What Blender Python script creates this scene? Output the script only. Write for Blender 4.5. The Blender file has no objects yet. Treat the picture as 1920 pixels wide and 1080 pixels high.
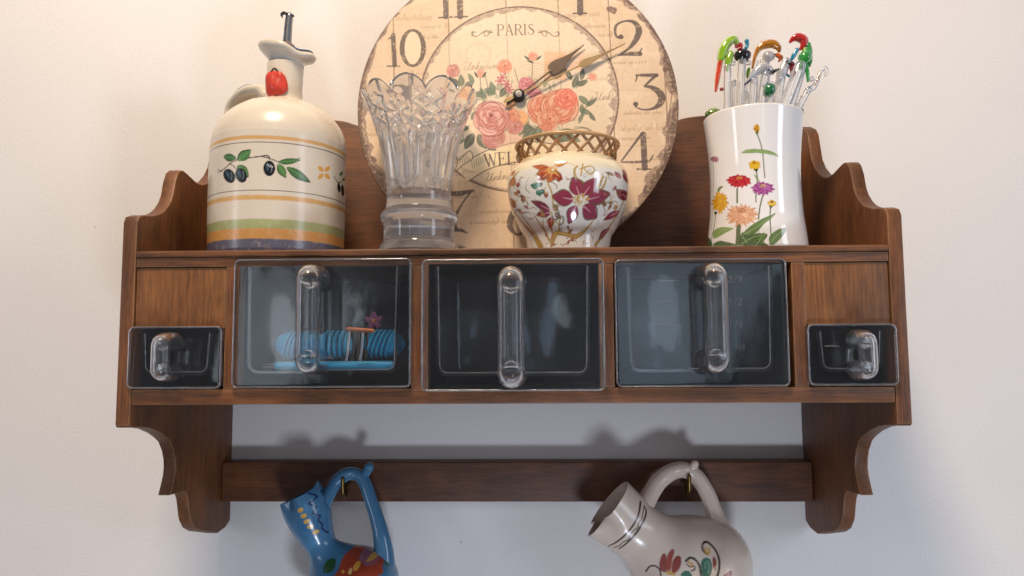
import bpy, bmesh, math, random
import numpy as np
from math import sin, cos, pi, radians, atan, sqrt, atan2
from mathutils import Matrix, Vector
random.seed(7); rng = np.random.RandomState(7)
S = bpy.context.scene
COL = S.collection

# ------------------------------------------------------------------ camera
F = 1387.0                                    # focal length in pixels of the 1920 wide photograph (26 mm)
PITCH, YAW, ROLL = radians(5.0), atan(37/1387.), radians(-0.3)
CAM = np.array([0.020, -0.821, 1.5])
fw = np.array([-sin(YAW)*cos(PITCH), cos(YAW)*cos(PITCH), sin(PITCH)])
r0 = np.cross(fw, [0, 0, 1]); r0 /= np.linalg.norm(r0); u0 = np.cross(r0, fw)
cr, cu = cos(ROLL)*r0+sin(ROLL)*u0, cos(ROLL)*u0-sin(ROLL)*r0
cd = bpy.data.cameras.new('camera'); cam = bpy.data.objects.new('camera', cd); COL.objects.link(cam)
cd.sensor_width = 36; cd.lens = F/1920*36; cd.clip_start = .01; cd.clip_end = 50
m = Matrix.Identity(4)
for i in range(3):
    m[i][0], m[i][1], m[i][2], m[i][3] = cr[i], cu[i], -fw[i], CAM[i]
cam.matrix_world = m
S.camera = cam

# ------------------------------------------------------------------ light
w = bpy.data.worlds.new('World'); S.world = w; w.use_nodes = True
wn = w.node_tree
bg = wn.nodes['Background']
tc = wn.nodes.new('ShaderNodeTexCoord'); nz = wn.nodes.new('ShaderNodeTexNoise'); rp = wn.nodes.new('ShaderNodeValToRGB')
nz.inputs['Scale'].default_value = 2.2; nz.inputs['Detail'].default_value = 1.5
rp.color_ramp.elements[0].position = .40; rp.color_ramp.elements[0].color = (.30, .29, .32, 1)
rp.color_ramp.elements[1].position = .62; rp.color_ramp.elements[1].color = (.64, .69, .83, 1)
wn.links.new(tc.outputs['Generated'], nz.inputs['Vector']); wn.links.new(nz.outputs['Fac'], rp.inputs['Fac'])
wn.links.new(rp.outputs['Color'], bg.inputs['Color']); bg.inputs['Strength'].default_value = 0.37

def lamp(name, loc, target, size, power, col, sy=None, shape=None):
    l = bpy.data.lights.new(name, 'AREA'); l.shape = 'RECTANGLE' if sy else 'DISK'
    if shape: l.shape = shape
    l.size = size
    if sy: l.size_y = sy
    l.energy = power; l.color = col
    o = bpy.data.objects.new(name, l); COL.objects.link(o); o.location = loc
    o.rotation_euler = (Vector(target)-Vector(loc)).to_track_quat('-Z', 'Y').to_euler()
    return o
lamp('ceiling_lamp', (-.20, -.85, 2.75), (-.05, 0, 1.80), .34, 19.5, (1, .80, .58))
lamp('low_window_light', (.22, -1.02, .86), (0, 0, 1.40), .18, 3.9, (.76, .84, 1))
lamp('window_light_right', (1.45, -1.25, 1.75), (.1, 0, 1.5), .36, 6.0, (.78, .86, 1), .9)
lamp('window_light_left', (-1.7, -1.3, 1.75), (-.1, 0, 1.55), .26, 2.6, (.90, .92, 1), .6)
lamp('window_behind_right', (.50, -2.3, 1.70), (.1, 0, 1.5), .16, .36, (.62, .80, 1), .46, 'ELLIPSE')
lamp('window_behind_middle', (.175, -2.3, 1.70), (.1, 0, 1.5), .06, .09, (.50, .72, 1), .40, 'ELLIPSE')
lamp('window_behind_left', (-.90, -2.3, 1.60), (-.1, 0, 1.5), .14, .50, (.80, .90, 1), .50, 'ELLIPSE')
S.view_settings.view_transform = 'Standard'; S.view_settings.look = 'None'
S.view_settings.exposure = 0.10; S.view_settings.gamma = 1
S.render.engine = 'CYCLES'
cy = S.cycles
cy.max_bounces = 16; cy.transmission_bounces = 14; cy.glossy_bounces = 6; cy.diffuse_bounces = 4
cy.transparent_max_bounces = 12; cy.use_denoising = True; cy.sample_clamp_indirect = 6
cy.caustics_reflective = False; cy.caustics_refractive = True; cy.blur_glossy = .6

# ------------------------------------------------------------------ measuring on the photograph
def ray(px, py): return fw+cr*(px-960)/F+cu*(540-py)/F
def at_y(px, py, Y):
    d = ray(px, py); return CAM+d*((Y-CAM[1])/d[1])
def on_cyl(ax, ay, R, px, py):
    d = ray(px, py); ox, oy = CAM[0]-ax, CAM[1]-ay
    a = d[0]**2+d[1]**2; b = ox*d[0]+oy*d[1]; c = ox*ox+oy*oy-R*R
    q = b*b-a*c
    t = (-b-sqrt(q))/a if q > 0 else -b/a
    p = CAM+t*d
    return atan2(p[0]-ax, -(p[1]-ay)), p[2]
def lin(c):
    if isinstance(c, str): c = tuple(int(c[i:i+2], 16) for i in (0, 2, 4))
    return np.array([(v/255/12.92 if v/255 <= .04045 else ((v/255+.055)/1.055)**2.4) for v in c])

# ------------------------------------------------------------------ objects
W = {}
def root(name, label, cat, loc, group=None):
    o = bpy.data.objects.new(name, None); COL.objects.link(o); o.location = loc
    o.empty_display_size = .02
    o['label'] = label; o['category'] = cat
    if group: o['group'] = group
    W[o] = np.array(loc, float); return o
def finish(name, me, mat, parent=None, smooth=True, label=None):
    o = bpy.data.objects.new(name, me); COL.objects.link(o)
    if mat: me.materials.append(mat)
    if smooth: me.shade_smooth()
    if parent is not None:
        o.parent = parent; W[o] = W[parent]
    else: W[o] = np.zeros(3)
    if label: o['label'] = label
    return o
def np_mesh(name, V, Q, mat, parent=None, smooth=True, cols=None, label=None):
    V = np.asarray(V, float).reshape(-1, 3)
    if parent is not None: V = V-W[parent]
    me = bpy.data.meshes.new(name)
    if isinstance(Q, np.ndarray):
        me.vertices.add(len(V)); me.vertices.foreach_set('co', V.ravel().astype(np.float32))
        n, k = Q.shape
        me.loops.add(n*k); me.loops.foreach_set('vertex_index', Q.ravel().astype(np.int32))
        me.polygons.add(n); me.polygons.foreach_set('loop_start', np.arange(0, n*k, k, dtype=np.int32))
        me.update(calc_edges=True); me.validate()
    else:
        me.from_pydata([tuple(v) for v in V], [], Q); me.update()
    if cols is not None:
        a = me.color_attributes.new('paint', 'FLOAT_COLOR', 'POINT')
        a.data.foreach_set('color', np.c_[cols, np.ones(len(cols))].ravel().astype(np.float32))
    return finish(name, me, mat, parent, smooth, label)
def quads(n, m, wrap=True):
    mm = m if wrap else m-1
    i = np.repeat(np.arange(n-1), mm); j = np.tile(np.arange(mm), n-1); j2 = (j+1) % m
    return np.c_[i*m+j, i*m+j2, (i+1)*m+j2, (i+1)*m+j]
def bm_out(name, bm, mat, parent=None, smooth=False, label=None):
    if parent is not None: bmesh.ops.translate(bm, verts=bm.verts, vec=tuple(-W[parent]))
    bmesh.ops.recalc_face_normals(bm, faces=bm.faces)
    me = bpy.data.meshes.new(name); bm.to_mesh(me); bm.free()
    o = finish(name, me, mat, parent, smooth, label)
    return o
def sharp(o, deg=40):
    o.data.shade_smooth()
    try: o.data.set_sharp_from_angle(angle=radians(deg))
    except Exception: pass
    return o
def add_box(bm, x0, x1, y0, y1, z0, z1, bev=.0012, seg=2):
    r = bmesh.ops.create_cube(bm, size=1)['verts']
    for v in r:
        v.co = Vector(((x0+x1)/2+v.co.x*(x1-x0), (y0+y1)/2+v.co.y*(y1-y0), (z0+z1)/2+v.co.z*(z1-z0)))
    if bev:
        es = list({e for v in r for e in v.link_edges})
        bmesh.ops.bevel(bm, geom=es, offset=bev, segments=seg, affect='EDGES', profile=.6)
def box(name, x0, x1, y0, y1, z0, z1, mat, parent=None, bev=.0012, seg=2, label=None):
    bm = bmesh.new(); add_box(bm, x0, x1, y0, y1, z0, z1, bev, seg)
    return sharp(bm_out(name, bm, mat, parent, label=label))
def prism(name, poly, axis, a0, a1, mat, parent=None, bev=.0, seg=2, label=None):
    """outline poly (two coords) extruded along axis 'x' (poly = y,z) or 'y' (poly = x,z) from a0 to a1"""
    bm = bmesh.new()
    mk = (lambda p, a: (a, p[0], p[1])) if axis == 'x' else (lambda p, a: (p[0], a, p[1]))
    A = [bm.verts.new(mk(p, a0)) for p in poly]; B = [bm.verts.new(mk(p, a1)) for p in poly]
    f1 = bm.faces.new(A); f2 = bm.faces.new(B[::-1])
    n = len(poly)
    for i in range(n): bm.faces.new((A[i], B[i], B[(i+1) % n], A[(i+1) % n]))
    bmesh.ops.recalc_face_normals(bm, faces=bm.faces)
    if bev:
        es = list(set(f1.edges) | set(f2.edges))
        bmesh.ops.bevel(bm, geom=es, offset=bev, segments=seg, affect='EDGES', profile=.6)
    return sharp(bm_out(name, bm, mat, parent, label=label), 35)
def cat(pts, n=8, closed=False):
    P = [np.array(p, float) for p in pts]; out = []
    N = len(P); rngi = range(N if closed else N-1)
    for i in rngi:
        if closed: a, b, c, d = P[(i-1) % N], P[i], P[(i+1) % N], P[(i+2) % N]
        else: a, b, c, d = P[max(i-1, 0)], P[i], P[i+1], P[min(i+2, N-1)]
        for k in range(n):
            t = k/n
            out.append(.5*((2*b)+(-a+c)*t+(2*a-5*b+4*c-d)*t*t+(-a+3*b-3*c+d)*t**3))
    if not closed: out.append(P[-1])
    return np.array(out)
def sweep(pts, rad, seg=16, n=6, ref=(0, 1, 0), flat=1.0, caps=True, fn=None):
    """tube grid along smooth path; returns verts, quads"""
    A = cat([list(p)+[r] for p, r in zip(pts, rad)] if not np.isscalar(rad) else [list(p)+[rad] for p in pts], n) if n > 1 else np.array([list(p)+[rad if np.isscalar(rad) else rad[i]] for i, p in enumerate(pts)], float)
    P, R = A[:, :3], np.maximum(A[:, 3], 1e-5)
    if caps:   # round ends
        ca = np.array([80, 55, 30]); T0 = P[0]-P[1]; T0 /= np.linalg.norm(T0); T1 = P[-1]-P[-2]; T1 /= np.linalg.norm(T1)
        h0 = [P[0]+T0*R[0]*sin(radians(c)) for c in ca]; h1 = [P[-1]+T1*R[-1]*sin(radians(c)) for c in ca[::-1]]
        R = np.r_[[R[0]*cos(radians(c)) for c in ca], R, [R[-1]*cos(radians(c)) for c in ca[::-1]]]; P = np.r_[h0, P, h1]
    T = np.gradient(P, axis=0); T /= np.linalg.norm(T, axis=1)[:, None]
    ref = np.array(ref, float)
    B = np.cross(T, ref); B /= np.linalg.norm(B, axis=1)[:, None]; N = np.cross(B, T)
    th = np.arange(seg)/seg*2*pi
    V = P[:, None]+R[:, None, None]*(B[:, None]*np.cos(th)[None, :, None]+flat*N[:, None]*np.sin(th)[None, :, None])
    if fn is not None: V = fn(V, P, R, T, B, N, th)
    k = len(P); V = V.reshape(-1, 3); Q = quads(k, seg)
    V = np.r_[V, [P[0]], [P[-1]]]
    c0, c1 = k*seg, k*seg+1
    j = np.arange(seg); j2 = (j+1) % seg
    tri = [tuple(q) for q in Q]
    if caps:
        tri += [(c0, b, a) for a, b in zip(j, j2)]+[(c1, (k-1)*seg+a, (k-1)*seg+b) for a, b in zip(j, j2)]
    else: V = V[:-2]
    return V, tri
def tube(name, pts, rad, mat, parent=None, label=None, **k):
    V, Q = sweep(pts, rad, **k); return np_mesh(name, V, Q, mat, parent, label=label)
def join(parts):
    V = []; Q = []; o = 0
    for v, q in parts:
        V.append(v); Q += [tuple(int(i)+o for i in f) for f in q]; o += len(v)
    return np.concatenate(V), Q
def blob(c, r, seg=14, rings=9, rot=None, bump=0):
    th = np.linspace(0, pi, rings+2)[1:-1]; ph = np.arange(seg)/seg*2*pi
    V = np.stack([np.sin(th)[:, None]*np.cos(ph), np.sin(th)[:, None]*np.sin(ph), np.cos(th)[:, None]+0*ph], -1)
    if bump: V = V*(1+bump*rng.randn(*V.shape[:2], 1))
    V = V.reshape(-1, 3); V = np.r_[V, [[0, 0, 1]], [[0, 0, -1]]]*np.array(r)
    if rot is not None: V = V@np.array(Matrix.Rotation(rot, 3, 'Y')).T
    V = V+np.array(c)
    n = rings*seg; Q = [tuple(q) for q in quads(rings, seg)]
    Q += [(n, j, (j+1) % seg) for j in range(seg)]+[(n+1, n-seg+(j+1) % seg, n-seg+j) for j in range(seg)]
    return V, Q

# ------------------------------------------------------------------ materials
def mat(name, col, rough=.5, metal=0, trans=0, ior=1.5, coat=0, spec=.5, sss=0):
    M = bpy.data.materials.new(name); M.use_nodes = True
    b = M.node_tree.nodes['Principled BSDF']
    c = lin(col) if isinstance(col, str) else col
    b.inputs['Base Color'].default_value = (*c, 1); b.inputs['Roughness'].default_value = rough
    b.inputs['Metallic'].default_value = metal; b.inputs['Transmission Weight'].default_value = trans
    b.inputs['IOR'].default_value = ior; b.inputs['Coat Weight'].default_value = coat
    b.inputs['Coat Roughness'].default_value = .06
    b.inputs['Specular IOR Level'].default_value = spec
    return M
def nt(M): return M.node_tree.nodes, M.node_tree.links, M.node_tree.nodes['Principled BSDF']
def add_noise(M, scale, amt, bump=0, detail=5, dist=.001, obj=True):
    """breaks up the base colour and adds fine relief"""
    n, l, b = nt(M)
    t = n.new('ShaderNodeTexCoord'); z = n.new('ShaderNodeTexNoise'); z.inputs['Scale'].default_value = scale; z.inputs['Detail'].default_value = detail
    l.new(t.outputs['Object'], z.inputs['Vector'])
    h = n.new('ShaderNodeHueSaturation'); mr = n.new('ShaderNodeMapRange')
    mr.inputs['From Min'].default_value = .3; mr.inputs['From Max'].default_value = .7
    mr.inputs['To Min'].default_value = 1-amt; mr.inputs['To Max'].default_value = 1+amt
    l.new(z.outputs['Fac'], mr.inputs['Value']); l.new(mr.outputs['Result'], h.inputs['Value'])
    bc = b.inputs['Base Color']
    if bc.is_linked: l.new(bc.links[0].from_socket, h.inputs['Color'])
    else: h.inputs['Color'].default_value = bc.default_value
    l.new(h.outputs['Color'], bc)
    if bump:
        bp = n.new('ShaderNodeBump'); bp.inputs['Strength'].default_value = bump; bp.inputs['Distance'].default_value = dist
        l.new(z.outputs['Fac'], bp.inputs['Height']); l.new(bp.outputs['Normal'], b.inputs['Normal'])
    return M
def painted(name, rough=.12, coat=.0, bump=.0, scale=60, amt=.05, spec=.5, emboss=False):
    M = mat(name, (.8, .8, .8), rough, coat=coat, spec=spec); n, l, b = nt(M)
    a = n.new('ShaderNodeAttribute'); a.attribute_name = 'paint'; l.new(a.outputs['Color'], b.inputs['Base Color'])
    return add_noise(M, scale, amt, bump)
def wood(name, axis, dark='2f1c0d', light='865028', rough=.52):
    M = mat(name, (.1, .05, .02), rough, coat=.05); n, l, b = nt(M)
    b.inputs['Coat Roughness'].default_value = .3
    t = n.new('ShaderNodeTexCoord'); mp = n.new('ShaderNodeMapping')
    sc = [17, 17, 17]; sc['xyz'.index(axis)] = 2.2
    mp.inputs['Scale'].default_value = sc; l.new(t.outputs['Object'], mp.inputs['Vector'])
    z = n.new('ShaderNodeTexNoise'); z.inputs['Scale'].default_value = 3.0; z.inputs['Detail'].default_value = 8; z.inputs['Distortion'].default_value = 2.2; z.inputs['Roughness'].default_value = .65
    l.new(mp.outputs['Vector'], z.inputs['Vector'])
    mp2 = n.new('ShaderNodeMapping'); s2 = [260, 260, 260]; s2['xyz'.index(axis)] = 14
    mp2.inputs['Scale'].default_value = s2; l.new(t.outputs['Object'], mp2.inputs['Vector'])
    z2 = n.new('ShaderNodeTexNoise'); z2.inputs['Scale'].default_value = 2.5; z2.inputs['Detail'].default_value = 4
    l.new(mp2.outputs['Vector'], z2.inputs['Vector'])
    z3 = n.new('ShaderNodeTexNoise'); z3.inputs['Scale'].default_value = 20; z3.inputs['Detail'].default_value = 7; z3.inputs['Roughness'].default_value = .65
    l.new(t.outputs['Object'], z3.inputs['Vector'])
    z4 = n.new('ShaderNodeTexNoise'); z4.inputs['Scale'].default_value = 7; z4.inputs['Detail'].default_value = 5; z4.inputs['Distortion'].default_value = .8; l.new(t.outputs['Object'], z4.inputs['Vector'])
    m4 = n.new('ShaderNodeMapRange'); m4.inputs['From Min'].default_value = .32; m4.inputs['From Max'].default_value = .68; m4.inputs['To Min'].default_value = .66; m4.inputs['To Max'].default_value = 1.28
    l.new(z4.outputs['Fac'], m4.inputs['Value'])
    def mix(a, b_, f):
        mm = n.new('ShaderNodeMix'); mm.data_type = 'FLOAT'; mm.inputs[0].default_value = f
        l.new(a, mm.inputs[2]); l.new(b_, mm.inputs[3]); return mm.outputs[0]
    f = mix(mix(z.outputs['Fac'], z3.outputs['Fac'], .55), z2.outputs['Fac'], .34)
    r = n.new('ShaderNodeValToRGB'); e = r.color_ramp.elements
    e[0].position = .32; e[0].color = (*lin(dark), 1); e[1].position = .67; e[1].color = (*lin(light), 1)
    k = e.new(.5); k.color = (*((lin(dark)*.5+lin(light)*.5)), 1)
    l.new(f, r.inputs['Fac'])
    bv = n.new('ShaderNodeBevel'); bv.samples = 4; bv.inputs['Radius'].default_value = .0022; ge = n.new('ShaderNodeNewGeometry')
    dt = n.new('ShaderNodeVectorMath'); dt.operation = 'DOT_PRODUCT'; l.new(bv.outputs['Normal'], dt.inputs[0]); l.new(ge.outputs['Normal'], dt.inputs[1])
    em = n.new('ShaderNodeMapRange'); em.inputs['From Min'].default_value = .985; em.inputs['From Max'].default_value = .80; em.inputs['To Min'].default_value = 0; em.inputs['To Max'].default_value = 1.15
    l.new(dt.outputs['Value'], em.inputs['Value'])
    wr = n.new('ShaderNodeMath'); wr.operation = 'MULTIPLY'; l.new(em.outputs['Result'], wr.inputs[0]); l.new(z3.outputs['Fac'], wr.inputs[1])
    mc = n.new('ShaderNodeMix'); mc.data_type = 'RGBA'; l.new(wr.outputs[0], mc.inputs[0]); l.new(r.outputs['Color'], mc.inputs[6]); mc.inputs[7].default_value = (*lin('b08a62'), 1)
    zp = n.new('ShaderNodeTexNoise'); zp.inputs['Scale'].default_value = 7; zp.inputs['Detail'].default_value = 6; mp3 = n.new('ShaderNodeMapping'); s3 = [90, 90, 90]; s3['xyz'.index(axis)] = 9
    mp3.inputs['Scale'].default_value = s3; l.new(t.outputs['Object'], mp3.inputs['Vector']); l.new(mp3.outputs['Vector'], zp.inputs['Vector'])
    pr = n.new('ShaderNodeMapRange'); pr.inputs['From Min'].default_value = .36; pr.inputs['From Max'].default_value = .46; pr.inputs['To Min'].default_value = .74; pr.inputs['To Max'].default_value = 1
    l.new(zp.outputs['Fac'], pr.inputs['Value']); hp_ = n.new('ShaderNodeHueSaturation'); l.new(pr.outputs['Result'], hp_.inputs['Value']); l.new(mc.outputs[2], hp_.inputs['Color'])
    h4 = n.new('ShaderNodeHueSaturation'); l.new(m4.outputs['Result'], h4.inputs['Value']); l.new(hp_.outputs['Color'], h4.inputs['Color']); l.new(h4.outputs['Color'], b.inputs['Base Color'])
    bp = n.new('ShaderNodeBump'); bp.inputs['Strength'].default_value = .28; bp.inputs['Distance'].default_value = .0006
    l.new(mix(z.outputs['Fac'], z2.outputs['Fac'], .6), bp.inputs['Height']); l.new(bp.outputs['Normal'], b.inputs['Normal'])
    mr = n.new('ShaderNodeMapRange'); mr.inputs['To Min'].default_value = rough-.1; mr.inputs['To Max'].default_value = rough+.14
    l.new(z3.outputs['Fac'], mr.inputs['Value']); l.new(mr.outputs['Result'], b.inputs['Roughness'])
    return M
def glass(name, col=(1, 1, 1), rough=0., ior=1.5, bump=0, scale=40, clear=0.0, dust_haze=0.0):
    M = mat(name, col, rough, trans=1, ior=ior); n, l, b = nt(M)
    if bump:
        t = n.new('ShaderNodeTexCoord'); z = n.new('ShaderNodeTexNoise'); z.inputs['Scale'].default_value = scale; z.inputs['Detail'].default_value = 2
        l.new(t.outputs['Object'], z.inputs['Vector'])
        bp = n.new('ShaderNodeBump'); bp.inputs['Strength'].default_value = bump; bp.inputs['Distance'].default_value = .001
        l.new(z.outputs['Fac'], bp.inputs['Height']); l.new(bp.outputs['Normal'], b.inputs['Normal'])
    if clear:
        mx = n.new('ShaderNodeMixShader'); tr = n.new('ShaderNodeBsdfTransparent'); mx.inputs[0].default_value = clear
        l.new(b.outputs[0], mx.inputs[1]); l.new(tr.outputs[0], mx.inputs[2]); l.new(mx.outputs[0], n['Material Output'].inputs['Surface'])
    if dust_haze:   # pale diffuse film: dusty on the bins, painted-in brightness on crystal and rods
        out = n['Material Output'].inputs['Surface']; src = out.links[0].from_socket
        df = n.new('ShaderNodeBsdfDiffuse'); df.inputs['Color'].default_value = (.82, .82, .84, 1)
        t2 = n.new('ShaderNodeTexCoord'); z2 = n.new('ShaderNodeTexNoise'); z2.inputs['Scale'].default_value = 26; z2.inputs['Detail'].default_value = 6
        l.new(t2.outputs['Object'], z2.inputs['Vector']); m2 = n.new('ShaderNodeMapRange')
        m2.inputs['From Min'].default_value = .35; m2.inputs['From Max'].default_value = .7; m2.inputs['To Min'].default_value = dust_haze*.45; m2.inputs['To Max'].default_value = dust_haze*1.6
        l.new(z2.outputs['Fac'], m2.inputs['Value']); ms = n.new('ShaderNodeMixShader'); l.new(m2.outputs['Result'], ms.inputs[0]); l.new(src, ms.inputs[1]); l.new(df.outputs[0], ms.inputs[2]); l.new(ms.outputs[0], out)
    return M

M_wx, M_wy, M_wz = wood('stained_wood_across', 'x'), wood('stained_wood_deep', 'y'), wood('stained_wood_upright', 'z')
M_panel = wood('stained_wood_panel', 'z', '4a2a13', '925c2b')
M_back = wood('stained_wood_back_board', 'x', '2c170b', '7e4a24')
M_rail = wood('stained_wood_rail', 'x', '2c170c', '784523')
M_void = add_noise(mat('cabinet_shade_lining', (.006, .0055, .006), .7), 30, .2)  # near-black colour stands in for the unlit inside of the cabinet
M_wall = mat('wall_plaster', lin('e8e3df'), .85, spec=.2); add_noise(M_wall, 420, .04, .26, 8, .0010)
M_glass = glass('pressed_glass', (.97, .985, .99), .05, 1.46, .05, 70, 0, .005)
M_bar = glass('handle_glass', (.96, .975, .98), .02, 1.34, .03, 80, .28, .02)
M_crystal = glass('cut_crystal', (.99, .985, .98), 0, 1.50, 0, 40, .06, .095)  # pale film paints in the brightness that light gives the cut glass
M_rod = glass('stirrer_glass', (.98, .99, 1), 0, 1.42, .05, 60, .12, .16)  # pale film paints milky highlights into the rods
M_brass = add_noise(mat('aged_brass', '6e5a34', .35, 1), 90, .2, .2)
M_steel = add_noise(mat('pourer_metal', '9a9a9c', .28, 1), 90, .15, .1)

# ------------------------------------------------------------------ wall
bm = bmesh.new(); add_box(bm, -2.2, 2.2, 0, .12, 0, 3.0, 0)
nn, ll, bb = nt(M_wall)    # a few stray specks and faint patches on the paint
tw = nn.new('ShaderNodeTexCoord'); vo = nn.new('ShaderNodeTexVoronoi'); vo.inputs['Scale'].default_value = 9; ll.new(tw.outputs['Object'], vo.inputs['Vector'])
lt = nn.new('ShaderNodeMath'); lt.operation = 'LESS_THAN'; lt.inputs[1].default_value = .013; ll.new(vo.outputs['Distance'], lt.inputs[0])
lf = nn.new('ShaderNodeMath'); lf.operation = 'MULTIPLY'; lf.inputs[1].default_value = .45; ll.new(lt.outputs[0], lf.inputs[0])
zb = nn.new('ShaderNodeTexNoise'); zb.inputs['Scale'].default_value = 5; zb.inputs['Detail'].default_value = 4; ll.new(tw.outputs['Object'], zb.inputs['Vector'])
mz = nn.new('ShaderNodeMapRange'); mz.inputs['To Min'].default_value = .93; mz.inputs['To Max'].default_value = 1.05; ll.new(zb.outputs['Fac'], mz.inputs['Value'])
hz_ = nn.new('ShaderNodeHueSaturation'); ll.new(mz.outputs['Result'], hz_.inputs['Value']); ll.new(bb.inputs['Base Color'].links[0].from_socket, hz_.inputs['Color'])
mw = nn.new('ShaderNodeMix'); mw.data_type = 'RGBA'; ll.new(lf.outputs[0], mw.inputs[0]); ll.new(hz_.outputs['Color'], mw.inputs[6]); mw.inputs[7].default_value = (.25, .22, .19, 1); ll.new(mw.outputs[2], bb.inputs['Base Color'])
o = bm_out('wall', bm, M_wall); o['kind'] = 'structure'; o['label'] = 'plain off-white plastered wall'

# ------------------------------------------------------------------ the shelf
XI, XO, YF = .3118, .3240, -.2130
shelf = root('wall_shelf', 'brown stained wooden wall shelf with scrolled sides, glass drawers and a lower rail', 'shelf', (0, 0, 1.3))
UP = [(-.0005, 1.745), (-.030, 1.742), (-.044, 1.735), (-.0500, 1.7275), (-.0520, 1.7196), (-.0577, 1.6985), (-.0655, 1.6880), (-.0765, 1.6790), (-.0860, 1.6735), (-.0939, 1.6710), (-.1020, 1.6700), (-.1120, 1.6712),
      (-.1253, 1.6738), (-.1345, 1.6752), (-.1405, 1.6740), (-.1455, 1.6700), (-.1500, 1.6607), (-.1536, 1.647), (-.1575, 1.6400), (-.1640, 1.6330), (-.1710, 1.6280), (-.1790, 1.6245), (-.1900, 1.6212), (-.2040, 1.6190), (-.2105, 1.6165), (-.2135, 1.6110)]
DN = [(-.2135, 1.4420), (-.2115, 1.4400), (-.1950, 1.4385), (-.1800, 1.4362), (-.1620, 1.4305), (-.1500, 1.4250), (-.1415, 1.4200), (-.1345, 1.4110), (-.1310, 1.4030), (-.1300, 1.3950), (-.1312, 1.3880), (-.1345, 1.3800), (-.1385, 1.3716),
      (-.1120, 1.3700), (-.1080, 1.3680), (-.1035, 1.3620), (-.1013, 1.3560), (-.0985, 1.3460), (-.0960, 1.3400), (-.0880, 1.3310), (-.0760, 1.3250), (-.0320, 1.3125), (-.0120, 1.3140), (-.0005, 1.3190)]
for s in (-1, 1):
    prism('side_board', UP+DN, 'x', s*XI, s*XO, M_wz, shelf, .0016)
xi = XI-.0004
ZT, ZR, ZB0, ZB1 = 1.5865, 1.5730, 1.4586, 1.4711
box('shelf_board', -xi, xi, -.2150, -.0225, ZT-.0055, ZT, M_wx, shelf, .0016, 3)
box('top_rail', -xi, xi, YF, YF+.014, ZR, ZT-.0058, M_wx, shelf, .0006)
box('bottom_board', -xi, xi, YF, -.0225, ZB0, ZB1, M_wx, shelf, .0012)
def X(px): return (px-997)/2281+.020
for a, b in ((415, 442), (770, 803), (1122, 1150), (1482, 1507)):
    box('stile', X(a), X(b), YF+.0004, YF+.016, ZB1+.0002, ZR-.0002, M_wz, shelf, .0007)
    xm = (X(a)+X(b))/2
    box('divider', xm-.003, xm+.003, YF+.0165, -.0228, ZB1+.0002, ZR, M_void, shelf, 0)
ZP = 1.5215
for a, b in ((-xi, X(415)-.0006), (X(1505)+.0006, xi)):
    box('front_panel', a, b, YF+.0016, YF+.012, ZP, ZR-.0006, M_panel, shelf, .0008)
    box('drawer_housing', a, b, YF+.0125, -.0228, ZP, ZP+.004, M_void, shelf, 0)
box('shade_lining', -xi, xi, -.0228, -.0222, ZB1, ZR, M_void, shelf, 0)  # near-black sheets put in for the shade behind the bins
box('shade_lining', -xi, xi, YF+.0165, -.0232, ZB1+.0003, ZB1+.0012, M_void, shelf, 0)
box('shade_lining', -xi, xi, YF+.0165, -.0232, ZR+.0050, ZR+.0065, M_void, shelf, 0)
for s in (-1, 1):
    box('shade_lining', s*(XI-.0022), s*(XI-.0008), YF+.0165, -.0232, ZB1+.0015, ZP-.0005, M_void, shelf, 0)
# back board with its waved top edge
tp = [(-xi, 1.715), (-.285, 1.728), (-.262, 1.748), (-.238, 1.7585), (-.215, 1.7600), (-.190, 1.7585), (-.172, 1.7530), (-.12, 1.735), (-.06, 1.722), (0, 1.718), (.06, 1.722), (.12, 1.733), (.172, 1.7500), (.19, 1.7565), (.215, 1.7590), (.238, 1.758), (.262, 1.748), (.285, 1.728), (xi, 1.715)]
tp = [tuple(p) for p in cat(tp, 4)]
prism('back_board', tp+[(xi, ZB0+.001), (-xi, ZB0+.001)], 'y', -.0218, -.0040, M_back, shelf, .0015)
zr0, zr1 = at_y(960, 941, -.028)[2], at_y(960, 866, -.028)[2]
box('lower_rail', -xi, xi, -.028, -.006, zr0, zr1, M_rail, shelf, .0018, 3)
def hook(px, py):
    p = at_y(px, py, -.030)
    x, z = p[0], p[2]
    h = tube('hook', [(x, -.0262, z+.004), (x, -.034, z+.004), (x, -.0385, z-.001), (x, -.042, z-.0085), (x, -.049, z-.0125), (x, -.0555, z-.009), (x, -.0575, z-.001), (x, -.0580, z+.0075)], [.0019]*7+[.0022], M_brass, shelf, seg=10, ref=(1, 0, 0))
    V, Q = blob((x, -.0283, z+.004), (.0052, .0012, .0052), 16, 5)
    np_mesh('rosette', V, Q, M_brass, h)
    return p
H1 = hook(655, 903); H2 = hook(1282, 898)

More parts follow.
